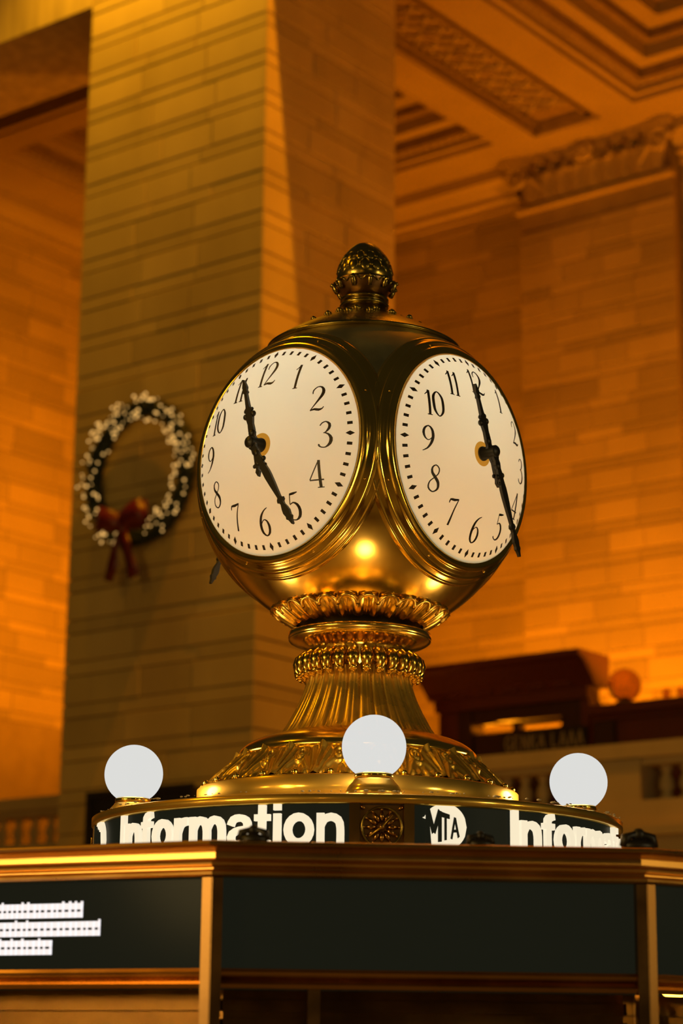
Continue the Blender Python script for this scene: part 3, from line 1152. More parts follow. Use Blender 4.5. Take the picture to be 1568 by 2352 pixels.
XH = .0823
BASE = 2.157
SW = .235
SANS = {
    'I': (.28, [[(.14, 0, SW), (.14, 1.31, SW)]]),
    'n': (.86, [[(.13, 0, SW), (.13, 1.0, SW)], [(.14, .58, .2), (.24, .80, .22), (.45, .885, .24), (.66, .79, .26), (.73, .55, SW), (.73, 0, SW)]]),
    'f': (.52, [[(.24, 0, SW), (.24, .95, SW), (.29, 1.14, .24), (.52, 1.205, .21)], [(.02, .885, .2), (.52, .885, .2)]]),
    'o': (.94, None),
    'r': (.56, [[(.13, 0, SW), (.13, 1.0, SW)], [(.14, .5, .2), (.22, .76, .24), (.38, .87, .25), (.55, .88, .25)]]),
    'm': (1.34, [[(.13, 0, SW), (.13, 1.0, SW)], [(.14, .58, .2), (.24, .80, .22), (.42, .885, .24), (.6, .79, .26), (.66, .55, SW), (.66, 0, SW)], [(.67, .58, .2), (.77, .80, .22), (.95, .885, .24), (1.13, .79, .26), (1.2, .55, SW), (1.2, 0, SW)]]),
    'a': (.84, [[(.11, .67, .22), (.2, .85, .22), (.42, .90, .22), (.63, .82, .24), (.69, .62, SW), (.69, .2, SW), (.74, 0, .24)], [(.69, .55, .2), (.42, .53, .2), (.17, .42, .22), (.14, .2, .24), (.32, .09, .22), (.55, .17, .22), (.69, .38, .2)]]),
    't': (.54, [[(.26, 1.27, SW), (.26, .25, SW), (.33, .12, .24), (.52, .10, .2)], [(.01, .885, .2), (.52, .885, .2)]]),
    'i': (.28, [[(.14, 0, SW), (.14, 1.0, SW)], [(.14, 1.10, SW), (.14, 1.31, SW)]]),
}


def drum_map(az, rad=RS):
    return lambda x, y, h: pol(rad - .006 + h, az + x / rad, y - oz)


def sans_letter(ch, x0, sx):
    """meshes are drawn at azimuth 0; x along the drum, sx squeezes"""
    mb = MB()
    f0 = drum_map(0)
    f = lambda x, y, h: f0(x0 + x * XH * sx, BASE + y * XH, h)
    if ch == 'o':
        pts = [(.47 + .34 * math.cos(a), .5 + .39 * math.sin(a), .25) for a in [2 * PI * i / 10 for i in range(10)]]
        mb.stroke(pts, .012, f, .12, True)
    else:
        for s_ in SANS[ch][1]:
            mb.stroke(s_, .012, f, .12)
    return mb.mesh('letter', M['letter'])


word = 'Information'
gap = .065
tot = sum(SANS[c][0] for c in word) + gap * (len(word) - 1)
LEN = math.radians(55.5) * RS
sxs = LEN / (tot * XH)
x = 0
lets = []
for c in word:
    lets.append(sans_letter(c, x * XH * sxs, sxs))
    x += SANS[c][0] + gap


# transit emblem: a disc with three letters in receding perspective
def logo_parts():
    f0 = drum_map(0)
    R = .0575
    cz = 2.211
    poly = []
    for i in range(49):
        a = math.radians(150 - i * (150 + 148) / 48)
        poly.append((R * math.cos(a), R * math.sin(a)))
    poly += [(-.030, -.030), (-.036, .012), (-.050, .020)]
    mb = MB()
    # fan of strips so the disc follows the drum
    n = 24
    for i in range(n):
        xa, xb = -R + 2 * R * i / n, -R + 2 * R * (i + 1) / n

        def span(x):
            h = math.sqrt(max(0, R * R - x * x))
            lo = -h
            hi = h
            if x < -.034:
                lo = max(lo, .012 + (x + .034) * -.4)
                hi = max(hi, lo + .0005)
            return lo, hi
        la, ha = span(xa)
        lb, hb = span(xb)
        vs = [f0(xa, cz + la, .010), f0(xb, cz + lb, .010), f0(xb, cz + hb, .010), f0(xa, cz + ha, .010),
              f0(xa, cz + la, 0), f0(xb, cz + lb, 0), f0(xb, cz + hb, 0), f0(xa, cz + ha, 0)]
        mb.add(vs, [(0, 1, 2, 3), (0, 4, 5, 1), (2, 6, 7, 3)])
    disc = mb.mesh('emblem', M['letter'])
    out = []
    for ch, x0, w, h0, h1, yb in (('M', -.052, .046, .092, .074, -.044), ('T', -.012, .028, .072, .058, -.037), ('A', .014, .026, .056, .044, -.031)):
        mb = MB()
        for s_ in CAPS[ch]:
            s2 = [(p[0], p[1], p[2] * (1.55 if ch == 'M' else 1.3)) for p in s_]
            mb.stroke(s2, .004, lambda a, b_, h, x0=x0, w=w, h0=h0, h1=h1, yb=yb: f0(x0 + a * w, cz + yb + .012 * (b_ - .5) * 0 + b_ * (h0 + (h1 - h0) * a) + a * .006, .010 + h), .2)
        out.append(mb.mesh('emblem_letter', M['signblack']))
    return disc, out


disc, dlets = logo_parts()


# cast panel with a small clock rosette
def medallion_parts():
    f0 = drum_map(0)
    cz = 2.205
    parts = {}
    mb = MB()
    mb.box((-.055, 2.095, -.002), (.055, 2.262, .004), lambda x, y, h: f0(x, y, h))
    parts['medallion_plate'] = mb.mesh('medallion', M['bronze_dark'])
    mb = MB()
    mb.tube([f0(.050 * math.cos(a), cz + .050 * math.sin(a), .010) for a in [2 * PI * i / 36 for i in range(37)]], .0035, 6, False)
    parts['ring'] = mb.mesh('ring', M['brass_dark'])
    mb = MB()
    for k in range(12):
        a = 2 * PI * k / 12
        p0, p1 = .012, .040
        mb.tube([f0(r * math.cos(a), cz + r * math.sin(a), h) for r, h in ((p0, .008), (.026, .011), (p1, .007))], [.002, .0065, .003], 6)
        mb.ball(f0(.044 * math.cos(a), cz + .044 * math.sin(a), .008), .0035, 6, 4)
    mb.ball(f0(0, cz, .012), .008, 10, 6)
    parts['rosette'] = mb.mesh('rosette', M['bronze'])
    mb = MB()
    mb.tube([f0(-.032, cz - .024, .016), f0(0, cz, .017), f0(.026, cz + .030, .016)], [.002, .003, .0015], 6)
    parts['hands'] = mb.mesh('hands', M['brass_soft'])
    mb = MB()
    for sx in (-1, 1):
        for sy in (-1, 1):
            mb.tube([f0(sx * .052, cz + sy * .052, .006), f0(sx * .043, cz + sy * .045, .009)], [.006, .003], 6)
    parts['corner_leaf'] = mb.mesh('corner_leaf', M['bronze'])
    mb = MB()
    mb.box((-.013, ZS0, -.002), (.013, 2.2635, .014), lambda x, y, h: f0(x, y, h))
    parts['post'] = mb.mesh('post', M['bronze'])
    return parts


med = medallion_parts()
EM = math.radians(4.3)
for q in range(4):
    a = EM + q * PI / 2
    for me in lets:
        link('letter', me, sign, Matrix.Rotation(a + math.radians(27.3), 4, 'Z'))
    e = link('emblem', disc, sign, Matrix.Rotation(a + math.radians(12.6), 4, 'Z'))
    for me in dlets:
        link('emblem_letter', me, e)
    pl = link('medallion', med['medallion_plate'], sign, Matrix.Rotation(a, 4, 'Z'))
    for nm in ('ring', 'rosette', 'hands', 'corner_leaf'):
        link(nm, med[nm], pl)
    for s in (-1, 1):
        link('post', med['post'], sign, Matrix.Rotation(a + s * math.radians(5.3), 4, 'Z'))

# ------------------------------------------------------------------ globe lamps on the sign drum
lbm = MB()
lbm.lathe([(0, 0), (.073, 0), (.073, .018), (.069, .021), (.069, .024), (.064, .032), (.054, .043), (.051, .048), (.047, .05), (0, .05)], 40)
lbm = lbm.mesh('base', M['brass_brush'])
lcm = MB()
lcm.lathe([(0, .05), (.049, .05), (.0505, .053), (.0505, .059), (.049, .062), (0, .062)], 32)
lcm = lcm.mesh('fitter', M['brass'])
lgm = MB()
lgm.lathe([(.047 * (1 if t else .0) if False else .083 * math.sin(t), .132 - .083 * math.cos(t)) for t in [.6 + (PI - .6) * i / 24 for i in range(25)]], 40)
lgm = lgm.mesh('globe', M['globe'])
for az, lab in ((3.3, 'lit white globe lamp at the middle of the sign drum before the pedestal'),
                (-86.7, 'lit white globe lamp on the sign drum below the wreath'),
                (93.3, 'lit white globe lamp on the sign drum in front of the balustrade')):
    a = math.radians(az)
    p = AX + pol(.637, a, 2.288)
    t = empty('globe_lamp', p, (0, 0, a), lab, 'lamp', 'globe lamps on the sign drum')
    link('base', lbm, t)
    link('fitter', lcm, t)
    link('globe', lgm, t)
    lamp('globe_lamp_light', p + Vector((0, 0, .132)), 30, (1.0, .64, .26), .06)

# ------------------------------------------------------------------ the clock
Z0 = 2.290
TILT = .006
clock = empty('clock', AX + Vector((0, 0, Z0)), (0, TILT, 0), 'four-faced brass ball clock with lit dials and acorn finial on a pedestal', 'clock')


def zz(z):
    return z - Z0


# base drum
mb = MB()
mb.lathe([(0, .004), (.458, .004), (.458, .082), (.453, .086), (.44, .088), (.36, .090)], 128)
mb.build('base_drum', M['brass_brush'], clock)
# bell under the leaves
frz = [(.425, zz(2.374)), (.398, zz(2.405)), (.372, zz(2.43)), (.352, zz(2.45)), (.336, zz(2.47))]
mb = MB()
mb.lathe(frz, 96)
mb.build('frieze', M['brass_soft'], clock)


def frz_pt(t, az, h):
    """t 0..1 up the frieze"""
    k = t * (len(frz) - 1)
    i = min(int(k), len(frz) - 2)
    s = k - i
    r = frz[i][0] * (1 - s) + frz[i + 1][0] * s
    z = frz[i][1] * (1 - s) + frz[i + 1][1] * s
    return pol(r + h * .75, az, z + h * .65)


NLF = 22
step = 2 * PI / NLF
def leaf_height(x, t):
    # x in -.5..5 across one leaf sector, t 0..1 up the frieze
    h = 0.0
    env = .47 * math.sqrt(max(0.0, 1 - (t / 1.04) ** 2.2)) + .02
    ax = abs(x)
    if ax < env:
        ph = math.atan2(ax, t * .55 + .10)
        rib = .5 + .5 * math.cos(ph * 15.0)
        edge = min(1.0, (env - ax) / .07)
        h = (.0035 + .0075 * rib) * edge + .006 * max(0, 1 - ax / .06) * (1 - t)
        h += .008 * max(0.0, t - .8) / .2 * max(0, 1 - ax / .2)
    # scroll between neighbouring leaves
    dx, dy = (.5 - ax) * 1.0, (t - .60) * .62
    rho = math.hypot(dx, dy)
    if rho < .21:
        a = math.atan2(dy, dx)
        sp = .5 + .5 * math.cos(2 * PI * rho * 11 - a)
        h = max(h, (.004 + .009 * sp) * min(1.0, (.21 - rho) / .05))
    # bead row along the foot
    d0 = math.hypot((ax - .25) * 1.0, (t - .06) * .62)
    if d0 < .075:
        h = max(h, .012 * math.sqrt(1 - (d0 / .075) ** 2))
    d1 = math.hypot((ax - 0.0), (t - .05) * .62)
    if d1 < .10:
        h = max(h, .016 * math.sqrt(1 - (d1 / .10) ** 2))
    return h


NX, NT = 44, 34
vs, fs = [], []
for jt in range(NT + 1):
    t = jt / NT
    for ix in range(NX + 1):
        x = ix / NX - .5
        vs.append(frz_pt(t, x * step, leaf_height(x, t) + .0006))
for jt in range(NT):
    for ix in range(NX):
        a = jt * (NX + 1) + ix
        fs.append((a, a + 1, a + NX + 2, a + NX + 1))
mb = MB()
mb.add(vs, fs, True)
leafm = mb.mesh('acanthus_leaf', M['brass_soft'])
bdm = MB()
bdm.ball(pol(.441, 0, .093), .0095, 10, 6)
bdm = bdm.mesh('bead', M['brass'])
for k in range(NLF):
    R_ = Matrix.Rotation(k * step, 4, 'Z')
    link('acanthus_leaf', leafm, clock, R_)
for k in range(28):
    link('bead', bdm, clock, Matrix.Rotation(k * 2 * PI / 28 + .05, 4, 'Z'))
# torus
mb = MB()
mb.lathe([(.330, zz(2.464)), (.341, zz(2.468)), (.3425, zz(2.476)), (.338, zz(2.487)), (.326, zz(2.499)), (.308, zz(2.511)), (.285, zz(2.521)), (.258, zz(2.529)), (.236, zz(2.534)), (.226, zz(2.538))], 96)
mb.build('torus_moulding', M['brass'], clock)
# fluted pedestal
NF = 28
colp = [(.232, 2.534), (.222, 2.545), (.210, 2.563), (.1985, 2.584), (.186, 2.607), (.174, 2.632), (.1635, 2.657), (.156, 2.682), (.151, 2.706), (.150, 2.725)]
mb = MB()


def flute(a, j):
    c = ((a * NF / (2 * PI)) % 1.0)
    g = abs(math.sin(PI * c)) ** .5
    g2 = abs(math.sin(2 * PI * c)) ** .5
    d = .034 + .02 * (j / 9)
    return 1 - d * (1 - g) - .45 * d * (1 - g2)


mb.lathe([(r, zz(z)) for r, z in colp], NF * 16, mod=flute)
mb.build('fluted_stem', M['brass_soft'], clock)
# gadroon ring
lob = MB()
pr = [(.150, 2.764, .010), (.163, 2.762, .0155), (.172, 2.752, .0182), (.176, 2.739, .0182), (.174, 2.725, .015), (.164, 2.712, .011), (.154, 2.704, .009)]
lob.tube([pol(r, 0, zz(z)) for r, z, q in pr], [q for r, z, q in pr], 10)
lob.tube([pol(.166, -.05, zz(2.713)), pol(.179, -.035, zz(2.707)), pol(.183, 0, zz(2.716)), pol(.179, .035, zz(2.707)), pol(.166, .05, zz(2.713))], [.004, .006, .0065, .006, .004], 6)
lobm = lob.mesh('lobe', M['brass_cast'])
for k in range(NF):
    link('lobe', lobm, clock, Matrix.Rotation((k + .5) * 2 * PI / NF - PI / 2 * 0, 4, 'Z'))
# neck and collar
mb = MB()
mb.lathe([(.13, zz(2.72)), (.148, zz(2.76)), (.150, zz(2.782)), (.154, zz(2.790)), (.163, zz(2.797)), (.178, zz(2.802)), (.193, zz(2.807)), (.203, zz(2.8125)), (.2065, zz(2.8165)), (.2072, zz(2.8180)), (.2042, zz(2.8192)), (.2042, zz(2.8208)), (.2078, zz(2.822)), (.2078, zz(2.836)), (.205, zz(2.8372)), (.15, zz(2.8372))], 96)
mb.build('collar', M['brass'], clock)
mb = MB()
mb.lathe([(.155, zz(2.83)), (.155, zz(2.858)), (.195, zz(2.872))], 64)
mb.build('neck', M['iron'], clock)

# ball
BR = .480
CZ = zz(3.3077)
A0 = math.radians(40.53)
DIAL_AZ = [-A0, PI / 2 - A0, PI - A0, 1.5 * PI - A0]
DN = [Vector((math.sin(a), -math.cos(a), 0)) for a in DIAL_AZ]
vs, fs, fs_up = [], [], []
nj, ni = 96, 160
pol0, pol1 = math.radians(22), math.radians(157)
for j in range(nj + 1):
    t = pol0 + (pol1 - pol0) * j / nj
    for i in range(ni):
        a = 2 * PI * i / ni
        vs.append((BR * .994 * math.sin(t) * math.cos(a), BR * .994 * math.sin(t) * math.sin(a), CZ + BR * .994 * math.cos(t)))
for j in range(nj):
    for i in range(ni):
        i2 = (i + 1) % ni
        f = (j * ni + i, (j + 1) * ni + i, (j + 1) * ni + i2, j * ni + i2)
        c = Vector((0, 0, 0))
        for k in f:
            c += Vector(vs[k])
        c = (c / 4 - Vector((0, 0, CZ))).normalized()
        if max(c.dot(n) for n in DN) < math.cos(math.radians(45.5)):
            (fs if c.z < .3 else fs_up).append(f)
mb = MB()
mb.add(vs, fs, True)
mb.build('ball', M['brass'], clock)
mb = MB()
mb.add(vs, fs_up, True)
mb.build('upper_spandrel', M['brass_dim'], clock, label='upper shell dulled to imitate a dark reflection')
# lower bowl skin where the petals sit, and the dulled upper spandrels follow the ball
mb = MB()
mb.lathe([(.188, zz(2.8665)), (.205, zz(2.875)), (.232, zz(2.8925)), (.262, zz(2.9105))], 96)
mb.build('bowl_foot', M['brass'], clock)

# petals below the ball
NP = 26
pw = 2 * PI / NP
mb = MB()
vs = []
pp = [(.186, 2.8575), (.2, 2.864), (.215, 2.8725), (.230, 2.8825), (.243, 2.8925), (.251, 2.9005), (.256, 2.905), (.2575, 2.9065)]
sec = 13
for i, (r, z) in enumerate(pp):
    t = i / (len(pp) - 1)
    wdt = .5 * pw * (1.0 if t < .72 else math.sqrt(max(.02, 1 - ((t - .72) / .30) ** 2)))
    for k in range(sec):
        s = (k / (sec - 1)) * 2 - 1
        ridge = .008 * abs(s) ** 3 - .004 * (1 - s * s) + .0022 * math.cos(s * 3 * PI)
        lip = .005 * max(0, t - .7) / .3
        vs.append(pol(r + (ridge + lip) * .6, s * wdt * .985, zz(z) - (ridge + lip) * .8))
top = len(vs)
fs = [(i * sec + k, i * sec + k + 1, (i + 1) * sec + k + 1, (i + 1) * sec + k) for i in range(len(pp) - 1) for k in range(sec - 1)]
mb.add(vs, fs, True)
# rolled rim round the petal tip
rim = []
for i in range(15):
    a = PI * i / 14
    rim.append(pol(.234 + .0245 * math.sin(a), .47 * pw * math.cos(a), zz(2.884 + .0235 * math.sin(a)) - .004))
mb.tube(rim, [.003] + [.0052] * 13 + [.003], 8)
petm = mb.mesh('petal', M['brass_cast'])
for k in range(NP):
    link('petal', petm, clock, Matrix.Rotation((k + .35) * pw, 4, 'Z'))

# top ring, dome with studs, finial
mb = MB()
mb.lathe([(.276, zz(3.690)), (.287, zz(3.692)), (.2925, zz(3.696)), (.2925, zz(3.701)), (.287, zz(3.705)), (.262, zz(3.722)), (.225, zz(3.745)), (.19, zz(3.764)), (.158, zz(3.780)), (.125, zz(3.795)), (.10, zz(3.808)), (.083, zz(3.819)), (.072, zz(3.828)), (.062, zz(3.838))], 96)
mb.build('crown_cap', M['brass_dark'], clock)
stm = MB()
stm.ball((0, 0, 0), .0085, 10, 6)
stm.ball((.009, 0, -.002), .005, 8, 5)
stm.ball((-.009, 0, -.002), .005, 8, 5)
stm = stm.mesh('stud', M['brass_dark'])
for n, r, z, ph in ((16, .172, 3.777, .1), (12, .112, 3.8055, .3)):
    for k in range(n):
        a = ph + 2 * PI * k / n
        link('stud', stm, clock, Matrix.Translation(pol(r, a, zz(z))) @ Matrix.Rotation(a, 4, 'Z'))
mb = MB()
mb.lathe([(.060, zz(3.836)), (.071, zz(3.839)), (.0755, zz(3.845)), (.071, zz(3.851)), (.063, zz(3.853)), (.066, zz(3.857)), (.0735, zz(3.860)), (.0735, zz(3.866)), (.066, zz(3.870)), (.060, zz(3.872))], 64)
fin = mb.build('finial', M['brass_dark'], clock)
mb = MB()
mb.lathe([(.058, zz(3.870)), (.066, zz(3.876)), (.076, zz(3.888)), (.084, zz(3.902)), (.089, zz(3.915)), (.090, zz(3.922)), (.082, zz(3.925))], 64)
mb.build('cup', M['bronze_dark'], fin)
mb = MB()
egg = [(.080, 3.918), (.0845, 3.930), (.0850, 3.942), (.0835, 3.955), (.080, 3.970), (.0745, 3.985), (.0675, 4.000), (.058, 4.015), (.046, 4.029), (.033, 4.040), (.018, 4.0475), (0, 4.050)]
mb.lathe([(r, zz(z)) for r, z in egg], 64)
mb.build('acorn', M['brass_dark'], fin)


def egg_r(z):
    for (ra, za), (rb, zb) in zip(egg, egg[1:]):
        if za <= z <= zb:
            return ra + (rb - ra) * (z - za) / (zb - za)
    return .08


sm_ = MB()
sm_.ball((0, .002, -.003), .0155, 12, 8, (.92, .34, 1.2))
sm_.tube([(.0165 * math.cos(a), .0, -.009 + .0265 * math.sin(a)) for a in [PI * i / 12 for i in range(13)]], .0021, 6)
sm_ = sm_.mesh('scale', M['brass_dark'])
for row, (z, n, ph, sc, lean) in enumerate(((3.958, 14, 0, 1.0, -.2), (3.9895, 14, .5, .88, -.45))):
    for k in range(n):
        a = 2 * PI * (k + ph) / n
        link('scale', sm_, fin, Matrix.Translation(pol(egg_r(z) - .001, a, zz(z))) @ Matrix.Rotation(a, 4, 'Z') @ Matrix.Rotation(lean, 4, 'X') @ Matrix.Scale(sc, 4))
tipm = MB()
tipm.tube([(0, -.084, zz(3.895)), (0, -.089, zz(3.908)), (0, -.0945, zz(3.919)), (0, -.1015, zz(3.9215)), (0, -.1045, zz(3.916))], [.007, .0095, .0085, .006, .0035], 8)
tipm.tube([(-.026, -.083, zz(3.914)), (-.014, -.088, zz(3.924)), (0, -.092, zz(3.9275)), (.014, -.088, zz(3.924)), (.026, -.083, zz(3.914))], [.003, .0045, .0055, .0045, .003], 6)
for q, p in enumerate(tipm.v):
    tipm.v[q] = (p[0] * .9, p[1] * .985, p[2] - .009)
tipm = tipm.mesh('cup_leaf', M['brass_dark'])
for k in range(11):
    link('cup_leaf', tipm, fin, Matrix.Rotation((k + .3) * 2 * PI / 11, 4, 'Z'))

# dials -------------------------------------------------------------
HA = math.radians(39.4)
DR = BR * math.sin(HA)
DD = BR * math.cos(HA)
SAG = .442 - DD
RHO = (DR * DR + SAG * SAG) / (2 * SAG)


def dome(x, y, h=0.0):
    q = min(math.hypot(x, y) / DR, 1.02)
    return Vector((x, y, DD + SAG * (1 - q ** 3.3) + h))


mb = MB()
prof = [(DR * 1.015 * i / 24, 0) for i in range(25)]
vs = []
for i in range(96):
    a = 2 * PI * i / 96
    for r, _ in prof:
        vs.append(dome(r * math.cos(a), r * math.sin(a)))
fs = []
for i in range(96):
    for j in range(24):
        fs.append((i * 25 + j, ((i + 1) % 96) * 25 + j, ((i + 1) % 96) * 25 + j + 1, i * 25 + j + 1))
mb.add(vs, fs, True)
dialm = mb.mesh('dial', M['opal'])

# minute track
mb = MB()
for k in range(60):
    a = 2 * PI * k / 60
    f = lambda x, y, h, a=a: dome((y) * math.sin(a) + x * math.cos(a), (y) * math.cos(a) - x * math.sin(a), h)
    rm = DR * .925
    if k % 5:
        mb.prism([(-.0042, rm - .0062), (.0042, rm - .0062), (.0042, rm + .0062), (-.0042, rm + .0062)], .0008, .0016, f)
    else:
        mb.prism([(0, rm - .011), (.0066, rm), (0, rm + .011), (-.0066, rm)], .0008, .0016, f)
trackm = mb.mesh('minute_track', M['print'])

NUM = {
    '1': (.30, [[(.06, .80, .025), (.17, .90, .04), (.235, .99, .05)], [(.225, .99, .085), (.17, .02, .085)], [(.07, .012, .03), (.27, .012, .03)]]),
    '2': (.60, [[(.10, .70, .03), (.10, .84, .045), (.24, .975, .035), (.40, .95, .06), (.49, .80, .10), (.46, .62, .10), (.32, .40, .06), (.16, .18, .035), (.06, .05, .03)], [(.06, .04, .03), (.22, .085, .075), (.40, .045, .085), (.53, .09, .04), (.57, .16, .02)]]),
    '3': (.58, [[(.10, .84, .035), (.18, .94, .04), (.32, .98, .04), (.45, .88, .085), (.44, .72, .085), (.32, .58, .04), (.24, .555, .03)], [(.26, .565, .03), (.42, .50, .06), (.52, .34, .105), (.48, .15, .095), (.32, .02, .04), (.16, .03, .04), (.07, .10, .06), (.08, .15, .05)]]),
    '4': (.62, [[(.44, .99, .035), (.05, .29, .035)], [(.05, .28, .045), (.58, .28, .045)], [(.44, .99, .09), (.44, .02, .095)], [(.32, .012, .03), (.56, .012, .03)]]),
    '5': (.55, [[(.16, .93, .07), (.32, .95, .075), (.48, .985, .03)], [(.16, .95, .03), (.13, .58, .03)], [(.13, .56, .03), (.27, .63, .045), (.43, .54, .09), (.50, .35, .105), (.44, .13, .09), (.28, .02, .04), (.12, .05, .04), (.06, .11, .06)]]),
    '6': (.58, [[(.50, .985, .025), (.34, .90, .045), (.17, .70, .085), (.09, .40, .105), (.13, .14, .085), (.28, .02, .04), (.43, .12, .08), (.48, .32, .095), (.41, .52, .06), (.28, .58, .03), (.16, .48, .03), (.11, .38, .03)]]),
    '7': (.56, [[(.06, .80, .03), (.10, .93, .06), (.28, .93, .085), (.50, .97, .05)], [(.50, .98, .035), (.34, .55, .05), (.24, .02, .075)]]),
    '8': (.56, [[(.28, .99, .04), (.14, .88, .06), (.15, .70, .085), (.30, .54, .10), (.45, .36, .10), (.46, .14, .07), (.28, .015, .04), (.09, .14, .05), (.10, .36, .04), (.27, .53, .035), (.42, .70, .04), (.43, .88, .045)]]),
    '9': (.56, [[(.07, .02, .025), (.24, .12, .05), (.40, .34, .085), (.48, .62, .105), (.43, .87, .085), (.29, .985, .04), (.14, .88, .07), (.09, .70, .085), (.15, .52, .055), (.28, .44, .03), (.41, .53, .03), (.46, .62, .03)]]),
    '0': (.56, [[(.28, .985, .04), (.11, .80, .085), (.075, .50, .10), (.11, .20, .085), (.28, .015, .04), (.45, .20, .085), (.485, .50, .10), (.45, .80, .085)]]),
}
NH = .076
NUMR = DR * .712
numm = []
for k in range(1, 13):
    s = str(k)
    wd = sum(NUM[c][0] for c in s)
    a = 2 * PI * k / 12
    cx, cy = NUMR * math.sin(a), NUMR * math.cos(a)
    mb = MB()
    x = -wd / 2
    for c in s:
        for st in NUM[c][1]:
            closed = c in '80'
            mb.stroke([(p[0], p[1], p[2] * 1.12) for p in st], .0006, lambda px, py, h, x=x: dome(cx + (x + px) * NH, cy + (py - .5) * NH, .0009 + h), .07, closed)
        x += NUM[c][0]
    numm.append(mb.mesh('numeral', M['print']))

# bezel rings: angle from the dial normal, radius as a share of the ball
bz = [(38.9, .985), (39.15, .997), (39.5, 1.006), (39.9, 1.012), (40.4, 1.017), (41.0, 1.0195), (41.6, 1.019), (42.0, 1.0165), (42.15, 1.0125), (42.5, 1.0115), (43.2, 1.0115), (44.0, 1.0115), (44.5, 1.0105), (44.65, 1.013), (45.0, 1.0145), (45.35, 1.013), (45.5, 1.008), (46.2, 1.0065), (47.2, 1.005), (47.5, 1.0042), (47.65, 1.0062), (48.0, 1.0072), (48.35, 1.0062), (48.5, 1.0025), (49.0, .998), (49.6, .990)]
vs, fs = [], []
na = 128
nb = len(bz)
for i in range(na):
    a = 2 * PI * i / na
    for d, k in bz:
        t = math.radians(d)
        vs.append((BR * k * math.sin(t) * math.cos(a), BR * k * math.sin(t) * math.sin(a), BR * k * math.cos(t)))
for i in range(na):
    for j in range(nb - 1):
        fs.append((i * nb + j, ((i + 1) % na) * nb + j, ((i + 1) % na) * nb + j + 1, i * nb + j + 1))
mb = MB()
mb.add(vs, fs, True)
bezm = mb.mesh('bezel', M['bezel'])
scw = MB()
scw.ball((0, 0, 0), .0032, 8, 5)
scw = scw.mesh('screw', M['brass'])


def hand_mesh(name, prof, extra, mat, th=.0045):
    mb = MB()
    L = [(-w, y) for y, w in prof]
    Rr = [(w, y) for y, w in prof][::-1]
    # strips keep the outline exact
    n = len(prof)
    vs = []
    for y, w in prof:
        for sx, h in ((-1, th), (1, th), (1, -th), (-1, -th)):
            vs.append((sx * w, y, h * (1 if abs(h) > 0 else 1)))
    fs = []
    for i in range(n - 1):
        for k in range(4):
            k2 = (k + 1) % 4
            fs.append((i * 4 + k, i * 4 + k2, (i + 1) * 4 + k2, (i + 1) * 4 + k))
    fs += [(0, 1, 2, 3), tuple((n - 1) * 4 + k for k in range(4))]
    mb.add(vs, fs)
    for (x, y, r) in extra:
        mb.ball((x, y, 0), r, 10, 6, (1, 1, .7))
    return mb.mesh(name, mat)


HM = .307
minute = hand_mesh('minute_hand', [(-.02 * HM, .012), (.05 * HM, .013), (.08 * HM, .009), (.12 * HM, .0115), (.17 * HM, .008), (.22 * HM, .010), (.27 * HM, .0085), (.36 * HM, .0115), (.42 * HM, .0115), (.52 * HM, .0095), (.62 * HM, .0068), (.685 * HM, .005), (.70 * HM, .010), (.725 * HM, .012), (.74 * HM, .0065), (.765 * HM, .0055), (.81 * HM, .0095), (.855 * HM, .0115), (.90 * HM, .0085), (.925 * HM, .0105), (.95 * HM, .0055), (1.0 * HM, .0022)],
                   [(.0, .14 * HM, .012), (.012, .235 * HM, .008), (-.012, .235 * HM, .008), (.0105, .715 * HM, .004), (-.0105, .715 * HM, .004), (.008, .30 * HM, .006), (-.008, .30 * HM, .006)], M['iron'])
HH = .198
hour = hand_mesh('hour_hand', [(-.52 * HH, .0012), (-.45 * HH, .0075), (-.405 * HH, .0035), (-.385 * HH, .004), (-.35 * HH, .008), (-.31 * HH, .0055), (-.16 * HH, .0045), (-.06 * HH, .011), (.06 * HH, .013), (.10 * HH, .009), (.20 * HH, .0105), (.30 * HH, .009), (.40 * HH, .0125), (.47 * HH, .0095), (.53 * HH, .014), (.56 * HH, .007), (.68 * HH, .0055), (.78 * HH, .0045), (.80 * HH, .0085), (.84 * HH, .0055), (.88 * HH, .0085), (.92 * HH, .0065), (1.0 * HH, .0015)],
                 [(.0, .16 * HH, .013), (.014, .44 * HH, .0095), (-.014, .44 * HH, .0095), (.010, -.345 * HH, .0065), (-.010, -.345 * HH, .0065), (.012, .52 * HH, .006), (-.012, .52 * HH, .006)], M['iron'])
hubm = MB()
hubm.lathe([(0, .444), (.021, .444), (.021, .449), (.018, .450), (.0175, .492), (.014, .496), (0, .498)], 28)
hubm = hubm.mesh('hub', M['iron'])
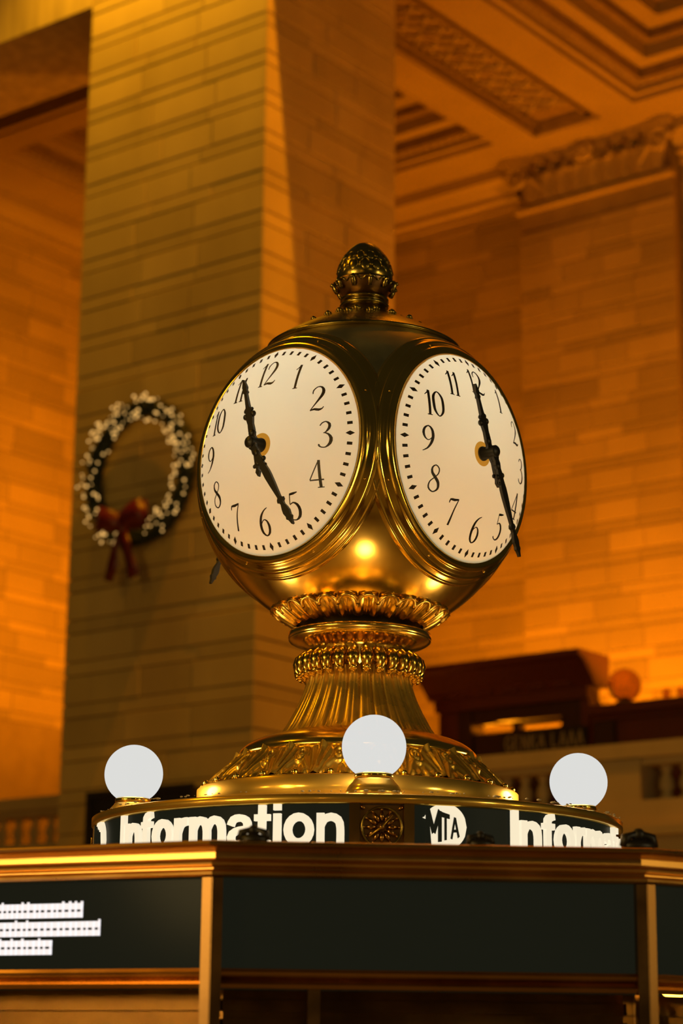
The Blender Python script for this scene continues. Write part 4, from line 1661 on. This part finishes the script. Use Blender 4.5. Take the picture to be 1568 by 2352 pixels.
plm = MB()
plm.lathe([(.0, .4435), (.036, .4435)], 32)
plm = plm.mesh('hub_plate', M['amber_opal'])

lab = ['dial', 'dial', 'dial', 'dial']
times = [(347.0, 147.5), (338.0, 157.0), (342, 154), (342, 155)]
for q, az in enumerate(DIAL_AZ):
    n = DN[q]
    t = Vector((math.cos(az), math.sin(az), 0))
    mt = Matrix(((t.x, 0, n.x, 0), (t.y, 0, n.y, 0), (0, 1, 0, CZ), (0, 0, 0, 1)))
    d = link('dial', dialm, clock, mt)
    link('minute_track', trackm, d, kind='stuff')
    for me in numm:
        link('numeral', me, d)
    link('hub_plate', plm, d)
    link('hub', hubm, d)
    ha, ma = times[q]
    link('hour_hand', hour, d, Matrix.Translation((0, 0, .472)) @ Matrix.Rotation(-math.radians(ha), 4, 'Z'))
    link('minute_hand', minute, d, Matrix.Translation((0, 0, .484)) @ Matrix.Rotation(-math.radians(ma), 4, 'Z'))
    bzl = link('bezel', bezm, clock, mt)
    for k in range(8):
        a = PI / 8 + k * PI / 4
        th = math.radians(43.2)
        link('screw', scw, bzl, Matrix.Translation((BR * 1.0115 * math.sin(th) * math.cos(a), BR * 1.0115 * math.sin(th) * math.sin(a), BR * 1.0115 * math.cos(th))))
# lamps inside the ball that light the opal dials
cc = AX + Vector((.006 * (CZ), 0, Z0 + CZ))
lamp('clock_inner_lamp', cc + Vector((0, 0, .20)), 4.8, (.86, 1.0, .84), .05)
lamp('clock_inner_lamp', cc + Vector((0, 0, -.24)), 2.5, (1.0, .36, .0), .05)

# dust lying on the rim of the sign drum
mb = MB()
rd = random.Random(21)
for i in range(260):
    a = rd.uniform(-PI, PI)
    r = rd.uniform(.725, .749)
    s = rd.uniform(.001, .0032) * (1.5 if rd.random() < .2 else 1)
    mb.ball(AX + pol(r, a, 2.2955), s, 5, 3, (rd.uniform(1, 2.2), rd.uniform(1, 2), .8))
tag(mb.build('dust', M['dust'], kind='stuff'), 'pale fluffy dust lying along the top rim of the sign drum', 'dust')
